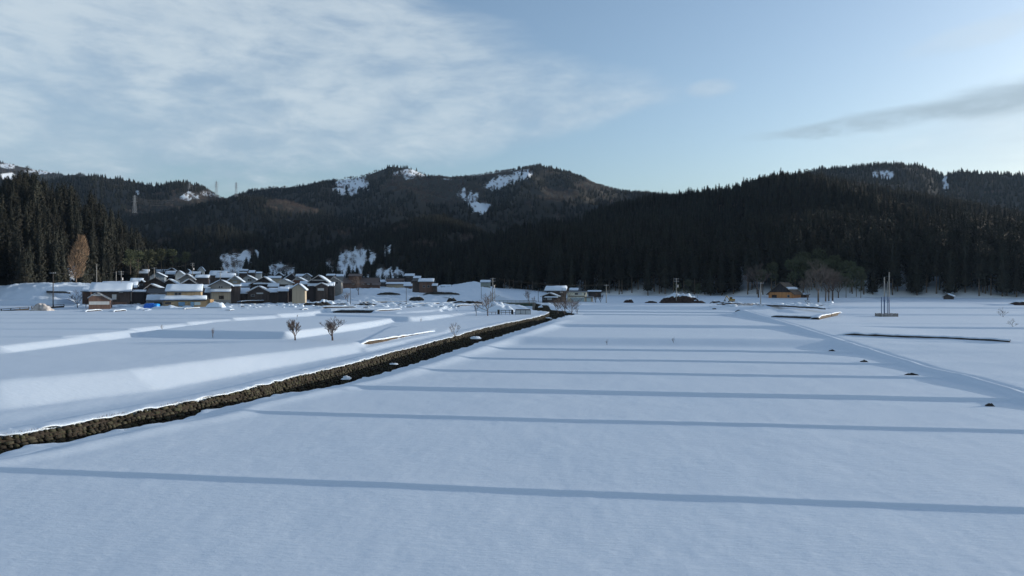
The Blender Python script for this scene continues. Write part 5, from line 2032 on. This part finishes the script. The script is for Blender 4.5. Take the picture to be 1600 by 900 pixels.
# ------------------------------------------------------------------ transmission towers
def pylon(px, top, base, D, label):
    x = (px - 800) / F * D
    zt = ZC + (450 - top) / F * D
    zb = ZC + (450 - base) / F * D - 4
    H_ = zt - zb
    root = empty('transmission_tower', (x, D, zb), label, 'pylon')
    o = tuple(root.location)
    mt = mat('galvanised_lattice', (.30, .32, .34), .6, .1, 1.0)
    q = MB(o)
    r = .15 * D / 1100
    wd = lambda f: (H_ * .055) * (1 - f) ** 1.1 + .6
    lv = [0, .18, .34, .48, .60, .70, .79, .87, .94, 1.0]
    for sx in (-1, 1):
        for sy in (-1, 1):
            for a, b in zip(lv[:-1], lv[1:]):
                q.tube((x + sx * wd(a), D + sy * wd(a), zb + H_ * a), (x + sx * wd(b), D + sy * wd(b), zb + H_ * b), r, r * .9, 4)
    for a, b in zip(lv[:-1], lv[1:]):
        for sy in (-1, 1):
            q.tube((x - wd(a), D + sy * wd(a), zb + H_ * a), (x + wd(b), D + sy * wd(b), zb + H_ * b), r * .6, r * .6, 4)
            q.tube((x + wd(a), D + sy * wd(a), zb + H_ * a), (x - wd(b), D + sy * wd(b), zb + H_ * b), r * .6, r * .6, 4)
            q.tube((x + wd(b), D + sy * wd(b), zb + H_ * b), (x - wd(b), D + sy * wd(b), zb + H_ * b), r * .6, r * .6, 4)
    q.build('lattice_body', mt, root)
    ends = []
    for f, w_ in ((.66, .16), (.79, .14), (.92, .11)):
        q = MB(o)
        z = zb + H_ * f
        for s in (-1, 1):
            q.tube((x, D, z + H_ * .012), (x + s * H_ * w_, D, z), r * .9, r * .6, 4)
            q.tube((x, D, z - H_ * .02), (x + s * H_ * w_, D, z), r * .7, r * .5, 4)
            q.tube((x + s * H_ * w_, D, z), (x + s * H_ * w_, D, z - H_ * .035), r * .6, r * .6, 4)
            ends.append(Vector((x + s * H_ * w_, D, z - H_ * .035)))
        q.build('crossarm', mt, root)
    return ends


p1 = pylon(338, 283, 304, 1060, 'left one of two lattice pylons standing in the gap of the skyline')
p2 = pylon(369, 285, 303, 1090, 'right one of two lattice pylons standing in the gap of the skyline')
p3 = pylon(296, 285.5, 307, 1330, 'faint lattice pylon above the small snow clearing on the left ridge')
p4 = pylon(210.5, 305, 328, 900, 'pale lattice pylon low in front of the bluish left ridge')
for k in range(6):
    wire(p4[k], p3[k], 16, 'transmission wire strung from the low pylon to the snow clearing pylon', .05, 18)['group'] = 'wires between the pylons'
for k in range(6):
    wire(p4[k], p1[k], 14, 'transmission wire strung from the low pylon to the skyline pylons', .05, 18)['group'] = 'wires to the skyline pylons'


# ------------------------------------------------------------------ trees and bushes one can tell apart
def bare_tree(px, base, D, hgt, label, seed, spread=1.0, levels=5, material=None, name='bare_tree', cat='tree', r0=None, trunk=.22, splits=3, length=.27, zoff=0, up=.35, fan=1.0, group=None, sx=1.0):
    x = (px - 800) / F * D
    z = g0z(x, D) + zoff
    tr, br = bare_tris(seed, hgt, spread, levels, r0 or hgt * .022, splits, 3, trunk, up, .66, length, fan)
    root = empty(name, (x, D, z), label, cat, group)
    root.scale = (sx, 1, 1)
    m_ = material or M_BLACKTWIG
    obj('crown', tri_mesh('crown', br, [m_], None), root)
    obj('trunk', tri_mesh('trunk', tr, [m_], None), root)
    return root


bare_tree(461.5, 531, 106, 2.8, 'smaller lopsided bare tree on the snowfield, left of a pair', 3, .9, 5, up=.5, length=.26, trunk=.2, sx=1.15, fan=.95, r0=.11)
bare_tree(519.7, 532, 105.5, 3.5, 'larger round crowned bare tree on the snowfield, right of a pair', 8, 1.6, 5, up=.2, length=.25, trunk=.17, sx=1.15, r0=.125)
bare_tree(121, 481, 198, 4.6, 'spreading bare tree left of the brown gabled shed', 21, 1.2, 4, up=.3, length=.26)
bare_tree(134, 482, 199, 3.0, 'thin bare sapling right beside the brown gabled shed', 22, .6, 3, up=.8, length=.3)
bare_tree(712, 524, 121, 2.2, 'fan shaped bare bush on top of the stream wall', 31, 1.2, 4, M_BLACKTWIG, 'bush', 'bush', trunk=.02, up=.5, length=.36)
bare_tree(762, 488.5, 178, 5.6, 'snow dusted spreading bare tree left of the glass frames', 33, 1.4, 5, M_TWIG, up=.2, length=.25)
bare_tree(744, 486, 178, 3.0, 'slim dark shrub left of the snow dusted tree', 34, .6, 3, up=.7, length=.3)
bare_tree(827, 470, 226, 4.4, 'small bare garden tree left of the snow pillow house', 36, 1.0, 4, up=.5)
bare_tree(834, 470, 228, 2.8, 'tiny bare garden tree nearest the snow pillow house', 37, 1.0, 3, up=.5)
bare_tree(882, 490, 192, 6.0, 'tangled brown bush hanging over the outer stream wall', 41, 1.5, 5, M_TWIG, 'bush', 'bush', trunk=.03, up=.2, length=.3)
bare_tree(893, 491, 187, 4.6, 'second tangled bush at the right end of the stream wall', 42, 1.4, 5, M_TWIG, 'bush', 'bush', trunk=.05, up=.2, length=.3)
bare_tree(872, 488, 196, 3.6, 'low reddish bush on the left of the tangled ones', 43, 1.4, 5, M_TWIG, 'bush', 'bush', trunk=.03, up=.2, length=.3)
bare_tree(902, 491.5, 185, 2.4, 'small black stump-like shrub at the snow edge right of the bushes', 44, .7, 3, M_BLACKTWIG, 'shrub', 'shrub', trunk=.1, up=.5)
bare_tree(543, 457, 232, 3.6, 'small bare tree in the snow below the brown hall', 46, 1.0, 4)
bare_tree(560, 450, 262, 6.0, 'hazy bare tree in front of the brown hall', 47, 1.1, 5, M_TWIG)
bare_tree(931, 471, 240, 3.4, 'upright dark shrub just right of the cream house annex', 51, 1.0, 5, M_BLACKTWIG, 'shrub', 'shrub', trunk=.05, up=.8)
bare_tree(938, 471, 241, 2.7, 'second upright shrub right of the cream house', 52, 1.0, 5, M_BLACKTWIG, 'shrub', 'shrub', trunk=.05, up=.8)
bare_tree(1278.6, 475, 236, 11, 'leftmost slanting bare tree of the row right of the orange house', 61, 1.1, 5, M_TWIG, up=.35, trunk=.35, r0=.24)
bare_tree(1290, 473, 240, 9.0, 'second slim bare tree in the row right of the orange house', 62, 1.0, 5, M_TWIG, up=.35, trunk=.35)
bare_tree(1295, 473, 241, 8.6, 'third slim bare tree in the row right of the orange house', 63, 1.0, 5, M_TWIG, up=.35, trunk=.35)
bare_tree(1301, 472.5, 243, 9.6, 'thick trunked rightmost bare tree in the row on the white slope', 64, 1.2, 5, M_TWIG, up=.35, trunk=.33, r0=.26)
bare_tree(1262, 469, 252, 7.4, 'bare tree just right of the brown annex', 65, 1.1, 5, M_TWIG, up=.4)
bare_tree(1185, 469, 272, 11, 'wide bare tree left of the orange house against the forest', 66, 1.3, 5, M_TWIG, up=.3)
bare_tree(1262, 480.5, 212, 2.2, 'single thin shrub before the dark wall of the orange house yard', 67, .6, 3, up=.6)
bare_tree(1310, 469, 262, 9, 'pale bare tree beyond the row, near the light green bamboo', 68, 1.2, 5, M_TWIG, up=.3)
bare_tree(949, 525, 104, .75, 'left tuft of dry stalks on the shaded paddy bank', 71, 1.0, 3, M_BLACKTWIG, 'dry_tuft', 'tuft', trunk=.02, up=.6, length=.4)
bare_tree(1053, 525, 104, .8, 'right tuft of dry stalks on the shaded paddy bank', 72, 1.0, 3, M_BLACKTWIG, 'dry_tuft', 'tuft', trunk=.02, up=.6, length=.4)
bare_tree(333, 526, 110, 1.6, 'thin leafless sapling on the shaded terrace bank at the left', 73, .5, 3, M_BLACKTWIG, 'sapling', 'sapling', trunk=.05, up=.8, length=.35)
bare_tree(463.5, 497, 150, 1.3, 'very thin sapling on the bright terrace corner', 74, .3, 2, M_BLACKTWIG, 'sapling', 'sapling', trunk=.3, up=.9, length=.3)
bare_tree(658, 505, 155, .9, 'small dark tuft in the snow left of the stream', 75, .7, 3, M_BLACKTWIG, 'dry_tuft', 'tuft', trunk=.05, up=.7, length=.35)
bare_tree(1583, 508, 128, 1.1, 'low wide bush by the right edge on the field bank', 76, 1.6, 4, M_TWIG, 'bush', 'bush', trunk=.02, up=.1, length=.45)
bare_tree(1567, 491, 165, 1.6, 'flat twiggy bush on the snow bank at the far right', 77, 1.6, 4, M_TWIG, 'bush', 'bush', trunk=.02, up=.1, length=.45)
bare_tree(254, 521, 118, .9, 'tiny dry stalks at the corner of the left terrace', 78, .8, 3, M_BLACKTWIG, 'dry_tuft', 'tuft', trunk=.02, up=.6, length=.4)


def orange_tree():
    D = 246
    x = (119 - 800) / F * D
    zb = 12.0
    root = empty('beech_tree', (x, D, zb), 'tall rusty brown tree keeping its dry leaves on the snow mound', 'tree')
    T = []
    r = random.Random(9)
    H_ = 17.0
    for i in range(2600):
        f = r.random() ** .8
        R = 2.9 * math.sin(math.pi * min(1, .12 + f * .85)) ** .7
        a = r.uniform(0, 6.283)
        k = r.random() ** .5
        p = Vector((math.cos(a) * R * k + f * 1.0 + (.9 if f > .55 else 0), math.sin(a) * R * k, 2 + f * H_ * .88))
        out = Vector((math.cos(a) * .7, math.sin(a) * .7, 1.1 + r.uniform(-.3, .5))).normalized()
        t = out.orthogonal().normalized()
        t = Matrix.Rotation(r.uniform(0, 6.28), 3, out) @ t
        s = r.uniform(.6, 1.4)
        T.append((p - t * s * .07, p + t * s * .07, p + out * s))
    obj('crown', tri_mesh('crown', T, [M_TWIGRED], None), root)
    obj('trunk', tri_mesh('trunk', trunk_tris(13, .3, .06, 6), [M_BARK], None), root)


orange_tree()


def puff(px, base, D, s, kinds, k, label, name, cat, group=None, dz=0):
    x = (px - 800) / F * D
    z = ZC + (450 - base) / F * D + dz
    return tree_thing(name, label, cat, group, kinds, k, (x, D, z), s, random.uniform(0, 6.28))


bl = 'clump of arching light green bamboo behind the orange house'
for i, (px, base, D, s) in enumerate(((1236, 450, 282, .95), (1252, 448, 284, 1.0), (1268, 447, 286, 1.05), (1284, 450, 282, .9), (1296, 447, 286, 1.0), (1312, 449, 284, .95), (1328, 452, 280, .95),
                                      (1338, 458, 274, 1.0), (1322, 461, 270, .85), (1345, 462, 268, .8), (1206, 450, 285, .9), (1190, 452, 284, .8), (1258, 438, 292, 1.0), (1280, 436, 295, 1.1), (1304, 438, 292, 1.0))):
    puff(px, base, D, s, BAMBOO[i % 3], i, bl, 'bamboo_clump', 'bamboo', 'bamboo clumps behind the orange house')
for i, (px, base, D, s) in enumerate(((216, 428, 300, .9), (232, 426, 310, .9), (252, 420, 345, .9), (270, 420, 350, .85), (204, 424, 290, .8), (290, 419, 360, .8))):
    puff(px, base, D, s, BAMBOO[i % 3], i, 'soft olive green bamboo clump at the foot of the left wood', 'bamboo_clump', 'bamboo', 'bamboo clumps behind the village')
for i, (px, base, D, s) in enumerate(((1075, 465, 285, .6), (1090, 466, 282, .5), (1060, 463, 288, .5))):
    puff(px, base, D, s, BAMBOO[i % 3], i, 'low olive shrub at the forest foot behind the soil heap', 'evergreen_shrub', 'shrub', 'olive shrubs behind the soil heap')


def ploughed_snow():
    r = random.Random(31)
    for nm, mt, n, lb, s0 in (('ploughed_snow', SNOW, 420, 'lumps of ploughed and trodden snow in front of the village houses', 1.0),
                              ('dark_debris', M_HEDGE, 90, 'dark twigs and rubble poking out of the snow round the village', .55)):
        q = MB((0, 0, 0))
        for i in range(n):
            px = r.uniform(120, 720) if i % 4 else r.uniform(1110, 1300)
            D = r.triangular(194, 262, 204) if px < 1000 else r.uniform(206, 232)
            x = (px - 800) / F * D
            a = r.uniform(.25, 1.1) * s0
            q.blob((x, D, g0z(x, D) - .06), a * r.uniform(.8, 1.8), a * .7, a * r.uniform(.3, .6), i, 7, 3, .3)
        tag(q.build(nm, mt, None, smooth=(mt is SNOW)), lb, kind='stuff')


ploughed_snow()

# dry grass hanging over the top of the stream wall
def wall_grass():
    P = resample(WALL[1:16], .12)
    r = random.Random(77)
    T = []
    zz = G0(P[:, 0], P[:, 1])
    for i in range(len(P) - 1):
        if P[i][1] > 160 or vnoise(np.array([i / 19.0]), np.array([.5]))[0] < .05:
            continue
        d = Vector((P[i + 1][0] - P[i][0], P[i + 1][1] - P[i][1], 0)).normalized()
        n_ = Vector((d.y, -d.x, 0))
        for k in range(3):
            p = Vector((P[i][0], P[i][1], zz[i] - .04)) + n_ * r.uniform(-.25, .1) + d * r.uniform(-.06, .06)
            up = Vector((r.uniform(-.5, .5), r.uniform(-.5, .5), r.uniform(.4, 1))) + n_ * r.uniform(0, .7)
            s = r.uniform(.1, .34)
            T.append((p - d * .012, p + d * .012, p + up * s))
    o = obj('dry_grass', tri_mesh('dry_grass', T, [M_TWIG], None))
    tag(o, 'dry grass stalks sticking out of the snow along the stream wall', kind='stuff')


wall_grass()

# ------------------------------------------------------------------ heaps, tarpaulin, frames, digger
def heap(px, py, D, w, h_, dep, label, material, seed, name='heap', cat='heap', snow=0.0, n=14):
    x = (px - 800) / F * D
    z = g0z(x, D) + .1 if (D > 205 and D != 224) or material is not SNOW else ZC + (450 - py) / F * D
    root = empty(name, (x, D, z - .2), label, cat)
    r = random.Random(seed)
    nx, ny = 26, 10

    def surf(off, lo):
        V = []
        for j in range(ny + 1):
            for i in range(nx + 1):
                u, v = i / nx * 2 - 1, j / ny * 2 - 1
                e = max(0, 1 - u * u) ** .6 * max(0, 1 - v * v) ** .7
                nz_ = float(fbm(np.array([u * w / 2.2 + seed]), np.array([v * dep / 2.2]), 3)[0])
                V.append((u * w / 2, v * dep / 2, h_ * e * (1 + .7 * nz_) + off * (1 if e > lo else -3) - .15))
        return V
    fs = [(j * (nx + 1) + i, j * (nx + 1) + i + 1, (j + 1) * (nx + 1) + i + 1, (j + 1) * (nx + 1) + i) for j in range(ny) for i in range(nx)]
    obj('mound', mesh_np('mound', surf(0, 0), fs, [material], False), root)
    if snow:
        V = surf(0, 0)
        V2 = []
        for (a, b, c_) in V:
            k = (c_ / h_ - snow) * 1.6 + .5 * float(fbm(np.array([a / 1.3]), np.array([b / 1.3 + 9]), 2)[0]) + b / dep * .9
            V2.append((a, b, c_ + min(.22, max(-.3, k))))
        obj('snow_cover', mesh_np('snow_cover', V2, fs, [SNOW], True), root)
    return root


heap(1062, 472.3, 236, 14, 3.0, 5, 'long dark soil heap capped with snow in front of the forest', M_SOIL, 1, 'soil_heap', 'soil heap', .62)
heap(1087, 471.6, 234, 7, 1.0, 4, 'low dark soil ridge between the long heap and the digger', M_SOIL, 2, 'soil_heap', 'soil heap', .8)
heap(982, 471, 238, 3.6, 1.3, 3, 'small leftmost soil heap on the snowfield', M_SOIL, 3, 'soil_heap', 'soil heap', .75)
heap(1017, 472, 236, 4.6, .9, 3, 'small soil heap between the leftmost and the long one', M_SOIL, 4, 'soil_heap', 'soil heap', .7)
heap(1119, 472.4, 234, 4.6, .8, 3, 'low soil heap just right of the yellow digger', M_SOIL, 5, 'soil_heap', 'soil heap', .8)
heap(1134, 474.5, 231, 5, .7, 3, 'flat soil streak nearest the field bank on the right', M_SOIL, 6, 'soil_heap', 'soil heap', .8)
heap(66, 489.5, 183, 5.4, 2.0, 4, 'dirty greyish snow heap between the two guard rails', M_DIRTY, 7, 'snow_heap', 'snow heap')
heap(337, 478.5, 198, 5.0, 1.7, 3, 'white ploughed snow heap right of the tan building', SNOW, 8, 'snow_heap', 'snow heap')
heap(262, 482, 193, 11, 1.0, 4, 'long white snow heap in front of the tan building', SNOW, 9, 'snow_heap', 'snow heap')
heap(215, 486, 188, 9, 1.3, 4, 'rounded snow heap left of the blue tarpaulin', SNOW, 10, 'snow_heap', 'snow heap')
heap(510, 462, 225, 6, 1.5, 4, 'greyish snow heap in the yard of the big dark farmhouse', SNOW, 11, 'snow_heap', 'snow heap')
heap(490, 473, 212, 7, 1.2, 4, 'dark hedge patch with snow on top right of the beige shed', M_HEDGE, 12, 'hedge', 'hedge', .75)
heap(505, 469, 216, 5, 1.1, 4, 'second dark hedge patch nearer the farmhouse yard', M_HEDGE, 13, 'hedge', 'hedge', .8)
heap(570, 469.5, 218, 8, .7, 3, 'thin dark hedge line at the foot of the snowy slope below the hall', M_HEDGE, 14, 'hedge', 'hedge', .8)
heap(533, 469.5, 219, 6, .5, 3, 'broken low hedge below the snowy slope', M_HEDGE, 15, 'hedge', 'hedge', .75)
heap(651, 459.5, 245, 5.8, 1.5, 4, 'dark scrub heap below the brown block building', M_HEDGE, 16, 'scrub', 'scrub', .8)
heap(608, 455, 262, 9, .8, 4, 'low dark scrub strip left of the brown block', M_HEDGE, 17, 'scrub', 'scrub', .85)
heap(690, 453.5, 262, 14, .9, 4, 'long dark scrub strip right of the brown block', M_HEDGE, 18, 'scrub', 'scrub', .9)
heap(706, 460, 238, 3.6, 1.8, 3, 'round dark bush at the left end of the ragged hedge', M_HEDGE, 19, 'bush', 'bush', .95)
heap(731, 464, 232, 11, 1.2, 2.5, 'ragged black hedge running to the lane corner', M_HEDGE, 20, 'hedge', 'hedge', .95)
heap(1165, 478.5, 214, 11, .9, 4, 'snow covered rubble left of the pale pole', M_DIRTY, 21, 'rubble_heap', 'rubble')
heap(1142, 479, 218, 9, 1.0, 4, 'snow capped dark rubble bank at the end of the long fields', M_SOIL, 22, 'rubble_heap', 'rubble', .55)
heap(1591, 472, 212, 5, 1.2, 4, 'dark mound with a thick snow cap at the right edge', M_SOIL, 23, 'mound', 'mound', .5)
heap(815, 486, 192, 4, .8, 3, 'steep white snow pile behind the glass frames', SNOW, 24, 'snow_heap', 'snow heap')
heap(772, 484.5, 200, 12, 2.3, 6, 'broad sunlit snow pile between the bare tree and the bridge', SNOW, 25, 'snow_heap', 'snow heap')
heap(862, 478.5, 224, 9, 1.2, 4, 'smooth snow bank in front of the snow pillow house', SNOW, 26, 'snow_bank_heap', 'snow bank')
for i, (px, py, D, w, h_, lb) in enumerate(((541, 590.5, 78, .85, .5, 'round snow pillow on a boulder beside the stream'), (615, 567.4, 87, .9, .22, 'snow capped boulder group in the stream near the fields'),
                                            (743, 528.0, 118, 1.6, .6, 'white snow wedge at the foot of the stream wall'), 
                                            (856, 496.5, 185, 1.8, .4, 'snow filled corner where the stream bends'))):
    x = (px - 800) / F * D
    z = ZC + (450 - py) / F * D
    root = empty('snowy_boulder', (x, D, z), lb, 'boulder')
    o = tuple(root.location)
    fl = chan_floor(np.array([x]), np.array([float(D)]))[0]
    q = MB(o)
    q.blob((x, D, fl - .2), w * .5, w * .55, max(.3, z - fl + .2), i, 9, 6, .15)
    q.build('rock', M_STONE, root)
    q = MB(o)
    q.blob((x, D, z - .15), w * .62, w * .5, h_ * .75, i + 40, 9, 5, .24)
    q.build('snow_cap', SNOW, root, smooth=True)

# blue tarpaulin bundle
D = 197
x0, x1 = (226 - 800) / F * D, (249 - 800) / F * D
zb = g0z((x0 + x1) / 2, D) - .1
root = empty('covered_machine', ((x0 + x1) / 2, D, zb), 'machine wrapped in a bright blue tarpaulin left of the tan building', 'tarpaulin')
o = tuple(root.location)
for nm, a, b, mt, hh in (('tarpaulin', x0, x0 + (x1 - x0) * .72, M_TARP, 1.45), ('end_tarpaulin', x0 + (x1 - x0) * .68, x1, M_TARP2, 1.35)):
    q = MB(o)
    n = 12
    prof = [(math.cos(math.pi * i / n), max(0, math.sin(math.pi * i / n)) ** .5) for i in range(n + 1)]
    V = []
    m_ = 9
    r = random.Random(int(a * 10))
    for j in range(m_):
        f = j / (m_ - 1)
        e = (1 - abs(2 * f - 1) ** 5 * .35)
        for (c_, s_) in prof:
            V.append((a + (b - a) * f, D + c_ * 1.1 * e, zb + s_ * hh * e * (1 + r.uniform(-.05, .05))))
    fs = [(j * (n + 1) + i, j * (n + 1) + i + 1, (j + 1) * (n + 1) + i + 1, (j + 1) * (n + 1) + i) for j in range(m_ - 1) for i in range(n)]
    fs += [tuple(range(n, -1, -1)), tuple((m_ - 1) * (n + 1) + i for i in range(n + 1))]
    q.add(V, fs)
    q.build(nm, mt, root)


# glass frames and rack by the stream bend
def frames():
    D = 184
    X = lambda p: (p - 800) / F * D
    x0, x1 = X(805.5), X(829)
    zt = ZC - (484.3 - 450) / F * D
    zb = ZC - (491.5 - 450) / F * D
    root = empty('glass_cold_frame', (x0, D, zb), 'low pale glass cold frame by the bend of the stream', 'cold frame')
    o = tuple(root.location)
    n = 3
    for i in range(n):
        a, b = x0 + (x1 - x0) * i / n, x0 + (x1 - x0) * (i + 1) / n
        q = MB(o)
        q.box(a + .05, b - .05, D, D + .03, zb + .1, zt - .08)
        q.build('pane', M_PALEGLASS, root)
    q = MB(o)
    q.box(x0, x1, D - .04, D + .06, zt - .08, zt)
    q.box(x0, x1, D - .04, D + .06, zb, zb + .09)
    for i in range(n + 1):
        a = x0 + (x1 - x0) * i / n
        q.box(a - .04, a + .04, D - .045, D + .065, zb, zt + .002)
    q.box(x0, x0 + .08, D + .06, D + 1.8, zb, zt - .01)
    q.box(x1 - .08, x1, D + .06, D + 1.8, zb, zt - .01)
    q.build('frame', M_BLACKWALL, root)
    q = MB(o)
    q.box(x0, x1, D + 1.8, D + 1.86, zb, zt + .15)
    q.build('back_board', WOODS['dark'], root)
    # open rack of dark posts left of it
    x0, x1 = X(777), X(803)
    zt = ZC - (484.5 - 450) / F * D
    root = empty('timber_rack', (x0, D, zb), 'open dark timber rack left of the glass cold frame', 'rack')
    o = tuple(root.location)
    for px, w_ in ((779, .62), (783, .12), (790, .12), (796, .12), (800.5, .6)):
        q = MB(o)
        a = X(px)
        q.box(a - w_ / 2, a + w_ / 2, D + .1, D + .1 + max(.12, w_), zb, zt + (.1 if w_ > .3 else 0))
        q.build('post', M_BLACKWALL, root)
    for zz in (zt - .15, (zt + zb) / 2 - .1):
        q = MB(o)
        q.box(X(782), X(800), D + .02, D + .09, zz, zz + .12)
        q.build('rail', M_BLACKWALL, root)
    # low wooden bench left
    x0, x1 = X(760), X(776)
    zt = ZC - (487.5 - 450) / F * D
    root = empty('plank_bench', (x0, D, zb), 'low plank bench in the snow under the bare tree', 'bench')
    o = tuple(root.location)
    q = MB(o)
    q.box(x0, x1, D, D + .5, zt - .1, zt)
    q.build('plank', WOODS['brown'], root)
    for a in (x0 + .2, (x0 + x1) / 2, x1 - .3):
        q = MB(o)
        q.box(a, a + .12, D + .05, D + .4, zb, zt - .1)
        q.build('leg', WOODS['brown'], root)


frames()


def digger():
    D = 240.0
    x = (1143 - 800) / F * D
    z = g0z(x, D) - .1
    root = empty('excavator', (x, D, z), 'small yellow excavator working at the soil heaps', 'excavator')
    root.scale = (.8, .8, .8)
    o = tuple(root.location)
    for s in (-.8, .8):
        q = MB(o)
        n = 10
        prof = [(math.cos(t) * .32 + (1.0 if math.cos(t) > 0 else -1.0), math.sin(t) * .32 + .34) for t in [2 * math.pi * i / n + .01 for i in range(n)]]
        V = [(x + a, D + s - .2, z + b) for a, b in prof] + [(x + a, D + s + .2, z + b) for a, b in prof]
        q.add(V, [tuple(range(n)), tuple(range(2 * n - 1, n - 1, -1))] + [(i, n + i, n + (i + 1) % n, (i + 1) % n) for i in range(n)])
        q.build('track', M_BLACKWALL, root)
    q = MB(o)
    q.box(x - 1.0, x + 1.3, D - .8, D + .8, z + .75, z + 1.35)
    q.box(x + .5, x + 1.35, D - .75, D + .75, z + 1.35, z + 1.6)
    q.build('body', M_YELLOW, root)
    q = MB(o)
    q.box(x - .9, x + .2, D - .75, D + .1, z + 1.35, z + 2.45)
    co = q.build('cab', M_YELLOW, root)
    q = MB(o)
    q.box(x - .75, x + .05, D - .78, D - .74, z + 1.65, z + 2.3)
    q.build('window', M_GLASS, co)
    q = MB(o)
    q.tube((x - .9, D + .4, z + 1.3), (x - 2.0, D + .4, z + 3.0), .2, .15, 6)
    q.build('boom', M_YELLOW, root)
    q = MB(o)
    q.tube((x - 2.0, D + .4, z + 3.0), (x - 2.9, D + .4, z + 1.3), .14, .12, 6)
    q.build('stick', M_YELLOW, root)
    q = MB(o)
    q.add([(x - 3.3, D, z + .7), (x - 2.5, D, z + .8), (x - 2.7, D, z + 1.4), (x - 3.3, D + .8, z + .7), (x - 2.5, D + .8, z + .8), (x - 2.7, D + .8, z + 1.4)],
          [(0, 1, 2), (5, 4, 3), (0, 3, 4, 1), (1, 4, 5, 2), (2, 5, 3, 0)])
    q.build('bucket', M_BLACKWALL, root)


digger()


# ------------------------------------------------------------------ the winter air
def haze():
    q = MB((0, 0, 0))
    q.box(-3600, 5200, -120, 5400, -6.5, 640)
    mm = bpy.data.materials.new('thin_haze')
    mm.use_nodes = True
    N, L = nodes_of(mm.node_tree)
    out = N.new('ShaderNodeOutputMaterial')
    v = N.new('ShaderNodeVolumePrincipled')
    v.inputs['Color'].default_value = (.45, .68, 1.0, 1)
    v.inputs['Density'].default_value = HAZE
    v.inputs['Anisotropy'].default_value = .2
    L.new(v.outputs[0], out.inputs['Volume'])
    tag(q.build('haze', mm), 'thin bluish winter haze in the valley', kind='stuff')


HAZE = .000032
haze()
